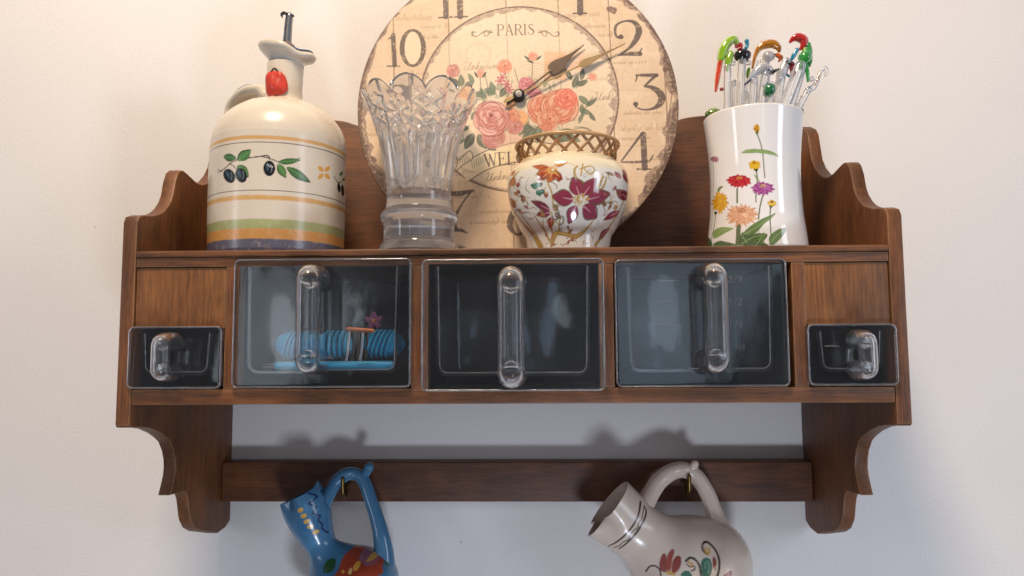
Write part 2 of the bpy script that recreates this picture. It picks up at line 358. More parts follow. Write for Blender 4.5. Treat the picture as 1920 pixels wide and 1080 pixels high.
# ------------------------------------------------------------------ glass drawers
def rrect(x0, x1, z0, z1, r, n=5):
    out = []
    for cx_, cz_, a in ((x1-r, z1-r, 0), (x0+r, z1-r, 90), (x0+r, z0+r, 180), (x1-r, z0+r, 270)):
        for k in range(n+1):
            t = radians(a+90*k/n); out.append((cx_+r*cos(t), cz_+r*sin(t)))
    return out
def u_poly(x0, x1, zt, zb, r, t, taper=0):
    def half(x0, x1, zb, r):
        o = [(x0-taper, zt)]
        for cx_, a in ((x0+r, 180), (x1-r, 270)):
            for k in range(7):
                q = radians(a+90*k/6); o.append((cx_+r*cos(q), zb+r+r*sin(q)))
        return o+[(x1+taper, zt)]
    return half(x0, x1, zb, r)+half(x0+t, x1-t, zb+t, max(r-t, .001))[::-1]
def drawer(label, pxl, pxr, pyt, pyb, y, hx, hy0, hy1, rad, out, inset, depth, marks=False, group='clear glass pull-out bins in the wall shelf'):
    """y = front face, px sizes measured on that plane; hx = handle px, hy0/hy1 its ends"""
    a, b = at_y(pxl, pyt, y), at_y(pxr, pyb, y)
    x0, x1, z1, z0 = a[0], b[0], a[2], b[2]
    D = root('glass_bin', label, 'glass bin', ((x0+x1)/2, y, z0), group)
    yb = y+.0055
    fp = rrect(x0, x1, z0, z1, .0045)
    prism('front_plate', fp, 'y', y, yb, M_glass, D, .0021, 4)
    ui = u_poly(x0+inset, x1-inset, z1-.006, z0+inset*1.0, .009, .0028, .0015)
    ui = ui[len(ui)//2:]
    V, Q = sweep([(p[0], yb+.0003, p[1]) for p in ui], .0006, seg=6, n=1, ref=(0, 1, 0)); np_mesh('seam_glint', V, Q, M_mark, D)  # ridge added so the pan outline shows as a bright line
    V, Q = sweep([(p[0], y+.0002, p[1]) for p in rrect(x0+.0005, x1-.0005, z0+.0005, z1-.0005, .0042)]+[(x1-.0005, y+.0002, z1-.0045)], .0008, seg=8, n=1, ref=(0, 1, 0)); np_mesh('edge_glint_bead', V, Q, M_bead, D)  # bead added to draw the rim highlight round the plate
    # pan: U-shaped shell behind the plate
    U0 = u_poly(x0+inset, x1-inset, z1-.006, z0+inset*1.0, .009, .0028, .0015)
    U1 = u_poly(x0+inset+.002, x1-inset-.002, z1-.006, z0+inset+.001, .009, .0028, .0015)
    n = len(U0); bm = bmesh.new()
    A = [bm.verts.new((p[0], yb+.0001, p[1])) for p in U0]; B = [bm.verts.new((p[0], yb+depth, p[1])) for p in U1]
    for i in range(n): bm.faces.new((A[i], B[i], B[(i+1) % n], A[(i+1) % n]))
    bm.faces.new(A); bm.faces.new(B[::-1])
    sharp(bm_out('pan', bm, M_glass, D), 50)
    prism('back_wall', rrect(x0+inset+.002, x1-inset-.002, z0+inset+.001, z1-.006, .006), 'y', yb+depth+.0001, yb+depth+.003, M_glass, D, .0005)
    p0, p1 = at_y(hx, hy0, y), at_y(hx, hy1, y)
    hxw = p0[0]; zt, zb = p0[2]-rad, p1[2]+rad
    yo = y-out
    pts = [(hxw, y-.0012, zt+.0005), (hxw, y-out*.45, zt+.0005), (hxw, yo+rad*.20, zt-rad*.10), (hxw, yo, zt-rad*.9), (hxw, yo, (zt+zb)/2), (hxw, yo, zb+rad*.9), (hxw, yo+rad*.20, zb+rad*.10), (hxw, y-out*.45, zb), (hxw, y-.0012, zb)]
    rr = [rad*1.22, rad*1.14, rad*1.08, rad*1.08, rad*1.06, rad*1.08, rad*1.08, rad*1.14, rad*1.22]
    tube('handle', pts, rr, M_bar, D, seg=20, n=6, ref=(1, 0, 0), caps=True)
    return D, x0, x1, z0, z1, yb
M_bead = glass('edge_glint_glass', (.85, .90, .93), .12, 1.5, 0, 40, 0, .045)  # pale film paints the bright outline into the plate edges
M_mark = glass('raised_glass_mark', (.80, .86, .90), .22, 1.5, 0, 40, 0, .13)
drawer('small clear glass bin at the far left, beneath the left wood panel', 242, 413, 613, 728, -.2170, 326, 627, 712, .0066, .021, .0105, .150)
D2 = drawer('large glass pull-out bin holding blue thread skeins and a pen', 440, 770, 487, 726, -.2170, 596, 503, 698, .0088, .025, .0115, .155)
D3 = drawer('middle large glass bin, empty and pulled slightly forward', 791, 1135, 487, 732, -.2290, 959, 506, 724, .0098, .024, .0115, .155)
D4 = drawer('large empty glass bin with raised measuring lines, right of the middle bin', 1152, 1482, 487, 724, -.2170, 1326, 500, 697, .0088, .025, .0115, .155)
D5 = drawer('small clear glass bin at the far right, beneath the right wood panel', 1513, 1686, 608, 722, -.2170, 1603, 622, 709, .0066, .021, .0105, .150)
# raised measuring lines and figures on the inner side of the plates
DIG = {'1': [[(.2, .75), (.5, 1), (.5, 0)]], '2': [[(0, .75), (.3, 1), (.8, .9), (.8, .6), (0, 0), (.9, 0)]], '3': [[(0, .9), (.5, 1), (.8, .75), (.35, .53), (.85, .3), (.5, 0), (0, .1)]],
       '4': [[(.7, 0), (.7, 1), (0, .35), (.95, .35)]], '/': [[(0, -.05), (.8, 1.05)]], '8': [[(.45, .52), (.1, .78), (.45, 1), (.8, .78), (.1, .25), (.45, 0), (.85, .25), (.45, .52)]]}
def raised(Dr, marks, texts):
    D, x0, x1, z0, z1, yb = Dr
    for (a, b, y) in marks:
        p, q = at_y(a, y, yb), at_y(b, y, yb)
        tube('measuring_line', [tuple(p), tuple(q)], .00055, M_mark, D, seg=6, n=1, ref=(0, 1, 0))
    for (s, px, py, hpx) in texts:
        p = at_y(px, py, yb); h = hpx/2200; parts = []; x = p[0]
        for ch in s:
            for st in DIG[ch]:
                parts.append(sweep([(x+c[0]*h*.6, yb+.0001, p[2]+c[1]*h) for c in st], .0004, seg=6, n=3))
            x += h*.75
        V, Q = join(parts); np_mesh('measure_figure', V, Q, M_mark, D)
raised(D4, [(1233, 1269, 527), (1233, 1268, 565), (1232, 1268, 606), (1236, 1268, 651)], [('3/4', 1366, 530, 11), ('1/2', 1366, 572, 11), ('1/4', 1366, 615, 11), ('1/8', 1376, 655, 9)])
raised(D2, [(515, 556, 525), (515, 556, 565)], [('3/8', 650, 570, 11)])
raised(D5, [(1545, 1570, 649)], [])

# ------------------------------------------------------------------ things in the second drawer
gx = 'things kept in the second glass bin'
yb = D2[5]; zfl = D2[3]+.0115+.0028
def skein(label, pxl, pxr, pyt, y, rad, tilt, ribs, mat_):
    a, b = at_y(pxl, pyt+25, y), at_y(pxr, pyt+25, y)
    z = zfl+.0092+rad
    O = root('thread_skein', label, 'thread skein', ((a[0]+b[0])/2, y, z-rad), gx)
    L = b[0]-a[0]; core = sweep([(a[0]+L*t, y, z) for t in (0.02, .5, .98)], rad*.90, seg=20, n=4, ref=(0, 1, 0))
    np_mesh('core', *core, mat_, O)
    for k in range(ribs):
        x = a[0]+L*(k+.5)/ribs
        pts = [(x+tilt*sin(t)*.5, y+rad*.96*cos(t), z+rad*.96*sin(t)) for t in np.linspace(0, 2*pi, 17)]
        V, Q = sweep(pts, L/ribs*.40, seg=8, n=1, ref=(1, 0, 0), caps=False)
        np_mesh('thread', V, Q, [M_blue, M_thd][k % 2], O)
    return O
M_blue = add_noise(mat('blue_cotton', '2fa4d2', .75), 300, .15, .2)
M_blue2 = add_noise(mat('blue_cotton_deep', '1c8fc6', .75), 300, .15, .2)
M_thd = add_noise(mat('dark_blue_cotton', '125c86', .8), 300, .15, .2)
M_paper = add_noise(mat('grey_paper', 'a9a29a', .8), 80, .1)
skein('blue cotton skein at the left of the bin, wound with slanting threads', 541, 582, 616, yb+.018, .0118, .006, 11, M_blue2)
skein('pale blue skein behind the bin handle with level windings', 612, 656, 616, yb+.018, .0118, .001, 9, M_blue)
skein('deep blue skein at the right end of the bin', 696, 735, 616, yb+.018, .0122, .008, 9, M_blue2)
O = root('paper_tag', 'grey paper tag standing between two blue skeins', 'paper tag', tuple(at_y(604, 680, yb+.012)), gx)
a, b = at_y(596, 628, yb+.012), at_y(622, 672, yb+.012)
box('tag_card', a[0], b[0], yb+.0115, yb+.0125, zfl+.009, a[2], M_paper, O, .0002)
# bundle of hair pins
M_pin = add_noise(mat('dark_pin_metal', '4a3a30', .35, .8), 60, .2); M_copper = add_noise(mat('copper_clip', 'c47a50', .3, .9), 60, .1)
O = root('pin_bundle', 'bundle of dark metal pins held by a copper clip', 'pins', tuple(at_y(672, 684, yb+.008)), gx)
for k in range(9):
    t = k/8; a = at_y(655+34*t, 622, yb+.008+.003*(k % 2)); b = at_y(650+38*t+random.uniform(-5, 5), 682, yb+.007+.003*(k % 2))
    b[2] = max(b[2], zfl+.0015)
    tube('pin', [tuple(a), tuple((a+b)/2+[.0008, 0, 0]), tuple(b)], .0011 if k % 3 else .0015, M_pin if k % 3 else M_steel, O, seg=7, n=3)
a, b = at_y(653, 617, yb+.0065), at_y(699, 621, yb+.0065)
tube('clip', [tuple(a), tuple((a+b)/2), tuple(b)], .0020, M_copper, O, seg=8, n=3, flat=.6)
# pen
M_pen = add_noise(mat('pale_blue_plastic', '3aa7d6', .3), 20, .05); M_ink = mat('navy_print', '17324f', .5)
p0, p1 = at_y(516, 690, yb+.0062), at_y(733, 690, yb+.0062); zp = zfl+.0037
O = root('pen', 'light blue pen lying along the bottom of the second bin', 'pen', (p0[0], yb+.0062, zfl), gx)
tube('barrel', [(p0[0]+.003, yb+.0062, zp), (p1[0], yb+.0062, zp)], .0034, M_pen, O, seg=16, n=2)
for dz in (-.001, .001): tube('refill_tip', [(p0[0]-.010, yb+.0062, zp+dz), (p0[0]+.002, yb+.0062, zp+dz)], .0007, M_steel, O, seg=8, n=1)
parts = []; x = at_y(670, 690, yb)[0]
for ch, w_ in zip('oo3228', (5, 5, 5, 5, 5, 5)):
    st = DIG.get(ch, [[(0, .5), (.3, 1), (.9, .6), (.6, 0), (0, .5)]])[0]
    parts.append(sweep([(x+c[0]*.0016, yb+.0062-.0034, zp-.0011+c[1]*.0022) for c in st], .00018, seg=5, n=2)); x += .0024
V, Q = join(parts); np_mesh('lettering', V, Q, M_ink, O)
# pink flower
M_pink = add_noise(mat('pink_felt', '86486a', .8), 120, .15)
c = at_y(701, 602, yb+.020)
O = root('flower_ornament', 'small pink flower ornament behind the pins', 'ornament', (c[0], c[1], zfl), gx)
tube('stalk', [(c[0], c[1]+.002, zfl), (c[0], c[1]+.002, c[2])], .0010, M_pin, O, seg=6, n=1)
for k in range(5):
    t = k*2*pi/5+.4
    V, Q = blob((c[0]+.0042*cos(t), c[1], c[2]+.0042*sin(t)), (.0040, .0012, .0025), 10, 5, -t); np_mesh('petal', V, Q, M_pink, O)
V, Q = blob((c[0], c[1]-.001, c[2]), (.002, .0016, .002), 10, 5); np_mesh('flower_centre', V, Q, M_copper, O)

# ------------------------------------------------------------------ painter: colours for the points of a surface
def fbm(x, y, s, seed=0, oct=4):
    r = np.random.RandomState(seed); G = r.rand(64, 64); out = 0; amp = 1; tot = 0
    for k in range(oct):
        u, v = (x*s*2**k+k*7.3) % 64, (y*s*2**k+k*3.1) % 64
        i, j = u.astype(int), v.astype(int); fu, fv = u-i, v-j; fu = fu*fu*(3-2*fu); fv = fv*fv*(3-2*fv)
        i2, j2 = (i+1) % 64, (j+1) % 64
        out = out+amp*((G[i, j]*(1-fu)+G[i2, j]*fu)*(1-fv)+(G[i, j2]*(1-fu)+G[i2, j2]*fu)*fv); tot += amp; amp *= .5
    return out/tot
class Art:
    def __init__(s, P, base, mp, sc, aa):
        s.P = P; s.C = np.tile(lin(base), (len(P), 1)); s.mp = mp; s.sc = sc; s.aa = aa
    def _put(s, idx, a, col):
        a = np.clip(a, 0, 1)[:, None]; s.C[idx] = s.C[idx]*(1-a)+lin(col)*a
    def _box(s, Q, pad):
        lo, hi = Q.min(0)-pad, Q.max(0)+pad
        return np.nonzero((s.P[:, 0] > lo[0]) & (s.P[:, 0] < hi[0]) & (s.P[:, 1] > lo[1]) & (s.P[:, 1] < hi[1]))[0]
    def poly(s, pts, col, al=1., smooth=False):
        Q = np.array([s.mp(*p) for p in (cat(pts, 5, True) if smooth else pts)])
        idx = s._box(Q, s.aa*2)
        if not len(idx): return
        p = s.P[idx]; ins = np.zeros(len(p), bool); D = np.full(len(p), 1e9)
        for a, b in zip(Q, np.roll(Q, -1, 0)):
            e = b-a; w_ = p-a; t = np.clip((w_@e)/max(e@e, 1e-12), 0, 1)
            D = np.minimum(D, ((w_-t[:, None]*e)**2).sum(1))
            if a[1] != b[1]:
                c = ((a[1] > p[:, 1]) != (b[1] > p[:, 1])) & (p[:, 0] < (b[0]-a[0])*(p[:, 1]-a[1])/(b[1]-a[1])+a[0]); ins ^= c
        d = np.sqrt(D); d = np.where(ins, d, -d)
        s._put(idx, (d/s.aa+.5)*al if al == 1 else np.clip(d/s.aa+.5, 0, 1)*al, col)
    def ell(s, cx, cy_, rx, ry, col, al=1., rot=0, n=20):
        c, q = cos(radians(rot)), sin(radians(rot))
        s.poly([(cx+rx*cos(t)*c-ry*sin(t)*q, cy_+rx*cos(t)*q+ry*sin(t)*c) for t in np.arange(n)/n*2*pi], col, al)
    def line(s, pts, w_, col, al=1., n=6):
        wl = [w_]*len(pts) if np.isscalar(w_) else w_
        A = [list(p)+[v] for p, v in zip(pts, wl)]
        A = cat(A, n) if (n > 1 and len(A) > 2) else np.array(A, float)
        Q = np.array([s.mp(a[0], a[1]) for a in A]); R = np.maximum(A[:, 2], .3)*s.sc/2
        idx = s._box(Q, R.max()+s.aa*2)
        if not len(idx): return
        p = s.P[idx]; d = np.full(len(p), -1e9)
        for i in range(len(Q)-1):
            a, b = Q[i], Q[i+1]; e = b-a; w2 = p-a; t = np.clip((w2@e)/max(e@e, 1e-12), 0, 1)
            d = np.maximum(d, R[i]+(R[i+1]-R[i])*t-np.sqrt(((w2-t[:, None]*e)**2).sum(1)))
        s._put(idx, np.clip(d/s.aa+.5, 0, 1)*al, col)
    def leaf(s, x, y, L, wd, ang, col, vein=None, al=1.):
        c, q = cos(radians(ang)), sin(radians(ang))
        T = lambda a, b: (x+a*c-b*q, y+a*q+b*c)
        s.poly([T(0, 0), T(L*.25, wd*.42), T(L*.55, wd*.5), T(L*.82, wd*.25), T(L, 0), T(L*.82, -wd*.28), T(L*.5, -wd*.5), T(L*.2, -wd*.38)], col, al, True)
        if vein: s.line([T(0, 0), T(L*.9, 0)], max(.8, wd*.07), vein, .8)
    def rose(s, x, y, r, cols, seed=0, al=1.):
        g = random.Random(seed); lo, mid, hi = cols; ox, oy = g.uniform(-.1, .1)*r, -.10*r
        for f, n_ in ((1., 7), (.84, 6), (.67, 6), (.50, 5), (.34, 4), (.20, 3)):
            a0 = g.uniform(0, 6.28)
            for k in range(n_):
                t = a0+k*2*pi/n_+g.uniform(-.25, .25); q = r*f*.58; cx2, cy2 = x+ox*(1-f)*2+q*cos(t), y+oy*(1-f)*2+q*sin(t)*.92
                w_, h_ = r*f*g.uniform(.46, .60), r*f*g.uniform(.34, .44); d = math.degrees(t)+90
                s.ell(cx2, cy2, w_*1.04, h_*1.08, lo, al*.75, d); s.ell(cx2-cos(t)*h_*.05, cy2-sin(t)*h_*.05, w_*.98, h_*.98, [hi, mid, mid][k % 3], al*.92, d)
                s.ell(cx2-cos(t)*h_*.35, cy2-sin(t)*h_*.35, w_*.8, h_*.6, lo, al*.32, d)
                s.line([(x+ox*(1-f)*2+r*f*.93*cos(t+u), y+oy*(1-f)*2+r*f*.86*sin(t+u)) for u in (-.45, -.15, .15, .45)], [.6, max(.9, r*.045), max(.9, r*.05), .6], hi, al*.8, 3)
                if r > 11:
                    for v in (-.25, 0, .25): s.line([(x+q*.6*cos(t+v), y+q*.6*sin(t+v)), (x+q*1.45*cos(t+v*1.1), y+q*1.35*sin(t+v*1.1))], .8, lo, al*.28, 1)
        s.ell(x+ox*1.6, y+oy*1.6, r*.11, r*.09, lo, al*.9)
# letters: strokes (x, y, width) in a box of height 1, y up
GL = {'P': [[(.12, 0, .1), (.12, 1, .1)], [(.12, 1, .04), (.5, .98, .06), (.62, .76, .1), (.5, .52, .06), (.12, .5, .04)], [(0, 0, .04), (.26, 0, .04)], [(0, 1, .04), (.2, 1, .04)]],
      'A': [[(.08, 0, .04), (.38, 1, .05)], [(.38, 1, .09), (.7, 0, .11)], [(.2, .35, .04), (.56, .35, .04)], [(0, 0, .04), (.2, 0, .04)], [(.56, 0, .04), (.82, 0, .04)]],
      'R': [[(.12, 0, .1), (.12, 1, .1)], [(.12, 1, .04), (.48, .98, .06), (.6, .76, .1), (.48, .54, .06), (.12, .52, .04)], [(.36, .52, .06), (.72, 0, .1)], [(0, 0, .04), (.26, 0, .04)], [(.64, 0, .04), (.82, 0, .04)]],
      'I': [[(.13, 0, .1), (.13, 1, .1)], [(0, 0, .04), (.26, 0, .04)], [(0, 1, .04), (.26, 1, .04)]],
      'S': [[(.52, .8, .04), (.42, .97, .05), (.18, .94, .07), (.1, .76, .09), (.3, .54, .12), (.52, .36, .11), (.5, .1, .07), (.28, .01, .05), (.05, .1, .04), (.03, .26, .04)]],
      'W': [[(.05, 1, .1), (.3, 0, .08)], [(.3, 0, .04), (.5, .95, .04)], [(.46, .95, .1), (.72, 0, .08)], [(.72, 0, .04), (.95, 1, .04)], [(-.05, 1, .04), (.17, 1, .04)], [(.85, 1, .04), (1.05, 1, .04)]],
      'E': [[(.12, 0, .1), (.12, 1, .1)], [(0, 1, .05), (.56, 1, .04), (.57, .84, .03)], [(0, 0, .05), (.58, 0, .04), (.62, .18, .03)], [(.12, .52, .04), (.44, .52, .04)], [(.44, .62, .04), (.44, .42, .04)]],
      'L': [[(.12, 0, .1), (.12, 1, .1)], [(0, 1, .04), (.26, 1, .04)], [(0, 0, .05), (.56, 0, .04), (.6, .22, .03)]],
      'C': [[(.72, .8, .04), (.5, .98, .04), (.2, .86, .08), (.08, .5, .11), (.2, .14, .08), (.5, .02, .04), (.74, .2, .04)]],
      'O': [[(.4, 1, .04), (.12, .8, .08), (.06, .5, .11), (.12, .2, .08), (.4, 0, .04), (.68, .2, .08), (.74, .5, .11), (.68, .8, .08), (.4, 1, .04)]],
      'M': [[(.1, 0, .04), (.1, 1, .04)], [(.1, 1, .09), (.48, .05, .07)], [(.48, .05, .04), (.84, 1, .04)], [(.84, 1, .1), (.84, 0, .1)], [(0, 0, .04), (.2, 0, .04)], [(.72, 0, .04), (.96, 0, .04)]]}
ADV = {'P': .78, 'A': .9, 'R': .88, 'I': .42, 'S': .7, 'W': 1.16, 'E': .78, 'L': .74, 'C': .9, 'O': .94, 'M': 1.1}
def write(A, txt, place, h, col, al=1., kw=1.):
    """place(t) -> (x, y, angle deg) for the pen at distance t px along the baseline"""
    t = 0
    for ch in txt:
        for st in GL[ch]:
            pts = []
            x, y, an = place(t+.35*h); c, q = cos(radians(an)), sin(radians(an))
            for (a, b, w_) in st:
                u, v = (a-.35)*h, -b*h
                pts.append((x+u*c-v*q, y+u*q+v*c))
            A.line(pts, [w_*h*1.25*kw for (_, _, w_) in st], col, al, 5)
        t += ADV[ch]*h
def cursive(A, x, y, L, h, col, al, seed, ang=0, w_=1.1):
    """a line of faint slanting handwriting"""
    g = random.Random(seed); pts = []; t = 0; c, q = cos(radians(ang)), sin(radians(ang))
    while t < L:
        k = g.random(); st = h*.55
        up = h*(1.3 if k > .85 else .62); dn = h*(.5 if k < .1 else 0)
        pts += [(t, -dn*.2), (t+st*.45, -up), (t+st*.55+h*.05, -up*.5), (t+st*.5, dn)]
        t += st
        if g.random() < .16:
            A.line([(x+a*c-b*q, y+a*q+b*c) for a, b in pts], w_, col, al, 3); pts = []; t += h*.6
    if len(pts) > 1: A.line([(x+a*c-b*q, y+a*q+b*c) for a, b in pts], w_, col, al, 3)
def script_word(A, word, x, y, h, col, al, ang=-8, w_=1.2):
    G = {'U': [(0, -.9), (.15, -1.1), (.3, -.9), (.15, -.2), (.35, 0), (.6, -.3), (.8, -1), (.7, -.2), (.85, 0), (1, -.2)], 'n': [(0, -.1), (.12, -.5), (.12, 0), (.3, -.45), (.42, -.4), (.4, -.05), (.55, -.1)],
         'k': [(0, -.1), (.25, -.9), (.2, -1), (.1, 0), (.35, -.5), (.2, -.3), (.4, 0), (.55, -.1)], 'o': [(.3, -.45), (.1, -.3), (.15, 0), (.35, -.1), (.35, -.4), (.5, -.4)],
         'w': [(0, -.45), (.08, 0), (.25, -.3), (.3, 0), (.5, -.45), (.6, -.4)]}
    c, q = cos(radians(ang)), sin(radians(ang)); t = 0
    for ch in word:
        g = G[ch]; A.line([(x+(a*h+t-b*h*.3)*c-b*h*q, y+(a*h+t)*q+b*h*c) for a, b in g], w_, col, al, 4)
        t += g[-1][0]*h

# ------------------------------------------------------------------ the clock
TH = radians(6.0); CB = np.array([.0072, -.132, ZT]); CR = .1572
cU = np.array([0, sin(TH), cos(TH)]); cN = np.array([0, -cos(TH), sin(TH)]); cX = np.array([1., 0, 0])
CT = .0085                                     # board thickness
pivot = CB+cU*CR
def dial_mp(px, py):
    d = ray(px, py); t = ((pivot-CAM)@cN)/(d@cN); q = CAM+t*d-pivot
    return np.array([q@cX, q@cU])*1000
clock = root('wall_clock', 'large round cream wall clock with roses, leaning at the back of the shelf', 'clock', tuple(CB))
n = 580
g = np.linspace(-1, 1, n); U_, V_ = np.meshgrid(g, g)
gx_, gy_ = U_*np.sqrt(1-V_**2/2), V_*np.sqrt(1-U_**2/2)
P2 = np.c_[gx_.ravel(), gy_.ravel()]*(CR-.0006)*1000
sc = np.linalg.norm(dial_mp(973, 183)-dial_mp(1073, 183))/100
A = Art(P2, 'dac0a4', dial_mp, sc, .42)
PV = dial_mp(973, 182)
rr = np.hypot(P2[:, 0], P2[:, 1]); ri = np.hypot(*(P2-PV).T)
# paper tone
f1 = fbm(P2[:, 0], P2[:, 1], .03, 1); f2 = fbm(P2[:, 0], P2[:, 1], .12, 2); f3 = fbm(P2[:, 0], P2[:, 1], .5, 3)
A._put(np.arange(len(P2)), (f1-.42)*1.2, 'cfae8a'); A._put(np.arange(len(P2)), (f2-.5)*1.3, 'e8d4b8')
A._put(np.arange(len(P2)), (f3-.60)*1.2, 'c9a878')
BR, BD = '7d6458', '54433b'
# plank joints
for (a, b) in (((737, 20), (744, 470)), ((838, -100), (850, 470)), ((944, -130), (964, 470)), ((1042, -120), (1062, 470)), ((1136, -90), (1160, 420)), ((1240, 40), (1258, 330)), ((1263, 150), (1245, 300))):
    A.line([a, ((a[0]+b[0])/2, (a[1]+b[1])/2), b], 2.2, '8a6a52', .85, 3)
for y in (330, 272, 168): A.line([(1150, y), (1262, y+3)], 1.0, 'a88a6a', .35)
# handwriting
for k, (x, y, L, h) in enumerate([(742, 38, 70, 9), (790, 53, 50, 7), (795, 72, 28, 5), (770, 140, 30, 6), (1060, 32, 60, 9), (1095, 52, 40, 7), (1122, 68, 26, 6), (1165, 245, 95, 9), (1160, 262, 60, 5), (1222, 300, 25, 7), (690, 255, 60, 7), (860, 345, 60, 8), (850, 372, 70, 6), (1170, 215, 70, 6), (855, 330, 40, 7), (1150, 120, 60, 5), (900, 400, 60, 6), (700, 200, 50, 7), (880, 420, 80, 6)]):
    cursive(A, x, y, L, h, '9a7c5c', .55, 20+k, -2)
# inner disc
ins = np.clip((dial_mp(1160, 183)[0]-PV[0]-ri)/.4, 0, 1)
A._put(np.arange(len(P2)), ins*.45, 'e9d8bc')
RI = np.linalg.norm(dial_mp(973, 13)-PV); RI = .5*(RI+dial_mp(1160, 190)[0]-PV[0])
an = np.arctan2(P2[:, 1]-PV[1], P2[:, 0]-PV[0])
nb = fbm((cos(1.)+np.cos(an))*40+ri*.02, np.sin(an)*40+ri*.05, .35, 5, 4)
side = .35+.65*np.clip(np.cos(an-radians(-5)), 0, 1)+.35*np.clip(np.cos(an-radians(120)), 0, 1)
dpt = RI-ri
A._put(np.arange(len(P2)), np.clip((.8+15*(nb-.22)*side+1.0-dpt)/.7, 0, 1)*(dpt > -.2)*(.85-.45*f3), '93776c')
A._put(np.arange(len(P2)), np.clip((1.0-np.abs(dpt))/.4, 0, 1)*.9, '6a5248')
A._put(np.arange(len(P2)), np.clip((.3-np.abs(dpt-2.2))/.4, 0, 1)*.5*(f2 > .48), 'd9c4a2')
# worn outer edge
an2 = np.arctan2(P2[:, 1], P2[:, 0]); ed = CR*1000-rr
ne = fbm(np.cos(an2)*60+ed*.12+80, np.sin(an2)*60+ed*.15+80, .085, 9, 6)
sw = .30+.9*np.clip(np.cos(an2-radians(-28)), 0, 1)**2+.55*np.clip(np.cos(an2-radians(55)), 0, 1)**6+.35*np.clip(np.cos(an2-radians(190)), 0, 1)**3+.5*np.clip(np.cos(an2-radians(214)), 0, 1)**8
A._put(np.arange(len(P2)), np.clip((34*(ne-.30)*sw-ed)/.8, 0, 1)*(.95-.5*f3), '7a6058')
A._put(np.arange(len(P2)), np.clip((22*(ne-.34)*sw-ed)/.8, 0, 1)*.7, '5b463f')
A._put(np.arange(len(P2)), np.clip((1.0-ed)/.4, 0, 1)*.85, '6a4c3c')
for (x, y, r) in ((1250, 130, 6), (700, 300, 6), (697, 296, 3), (1148, 18, 9), (1208, 32, 12), (1225, 52, 8), (702, 60, 8), (742, 25, 7), (1213, 355, 8), (1262, 140, 5)):
    A.poly([(x+r*random.uniform(.5, 1.3)*cos(t), y+r*random.uniform(.5, 1.4)*sin(t)) for t in np.arange(9)/9*2*pi], '6d554c', .85, True)
# numerals
K = '62524c'
def num(st):
    for pts, wd in st: A.line(pts, wd, K, .95, 6)
num([([(728, 73), (738, 68), (739, 64)], [2, 5, 2]), ([(737, 66), (740, 122)], 9), ([(726, 124), (749, 124)], 3)])
A.ell(774, 90, 25, 36, K, .95); A.ell(774, 90, 15.5, 31, 'e4cdb0')
num([([(834, -42), (836, 32)], 10), ([(823, 33), (848, 32)], 3.5), ([(861, -42), (863, 31)], 12), ([(853, 32), (876, 31)], 3.5), ([(823, -34), (834, -42)], 4), ([(850, -34), (861, -42)], 4)])
num([([(940, -128), (941, -60)], 10), ([(929, -59), (952, -59)], 3.5), ([(965, -112), (975, -126), (995, -122), (992, -98), (966, -62)], [4, 5, 9, 11, 3]), ([(966, -62), (1002, -63)], 8)])
num([([(1087, -42), (1088, 24)], 12), ([(1075, 25), (1100, 25)], 3.5), ([(1074, -32), (1087, -42)], 4)])
num([([(1166, 70), (1157, 69), (1153.5, 60), (1156, 47), (1172, 39.5), (1189, 42), (1198, 56), (1193, 73), (1180, 90), (1160, 104)], [7, 5, 5, 5, 4, 8, 12, 11, 6, 2]), ([(1159, 104), (1180, 101), (1200, 101)], [2, 8, 9]), ([(1198, 101), (1204, 90)], [5, 2])])
A.ell(1164, 69, 4.5, 4.5, K)
num([([(1192, 153), (1195, 142)], [2, 4]), ([(1194, 141), (1231, 141)], [5, 8]), ([(1229, 142), (1209, 161)], [6, 4]), ([(1209, 162), (1222, 164), (1236, 173), (1241, 185), (1235, 197), (1221, 204.5), (1203, 205), (1192, 200)], [4, 8, 13, 14, 10, 5, 3, 4])])
A.ell(1192, 195, 5, 4.5, K)
num([([(1204, 250), (1166, 301)], [5, 3]), ([(1165, 304), (1190, 304), (1218, 302)], [2.5, 4.5, 4]), ([(1218, 302), (1225, 291)], [4, 2]), ([(1206, 252), (1209, 315)], 11), ([(1195, 317), (1221, 317)], 3.5)])
num([([(840, 362), (860, 363), (887, 358)], [7, 10, 6]), ([(885, 358), (872, 374), (860, 393), (853, 410), (854, 430)], [3, 3, 5, 7, 8]), ([(849, 433), (862, 431), (876, 437)], [4, 7, 2])])
num([([(722, 200), (750, 205), (762, 185), (757, 165), (742, 158), (726, 168), (728, 186), (745, 190), (760, 182)], [4, 5, 9, 9, 4, 9, 8, 4, 4])])
num([([(764, 305), (750, 295), (752, 280), (766, 275), (778, 283), (773, 298), (757, 312), (754, 328), (768, 337), (783, 328), (780, 315), (764, 305)], [5, 8, 8, 4, 6, 5, 6, 10, 4, 9, 9, 5])])
num([([(985, 395), (972, 390), (960, 402), (956, 425), (970, 440), (985, 430), (983, 415), (968, 411)], [4, 4, 10, 10, 4, 9, 8, 4]), ([(1110, 345), (1088, 345), (1085, 365), (1105, 366), (1112, 382), (1095, 396)], [6, 4, 3, 8, 9, 3])])
# faded specks over the numerals
idx = np.nonzero(f3 > .66)[0]; A._put(idx, np.full(len(idx), .35), 'e2c79a')
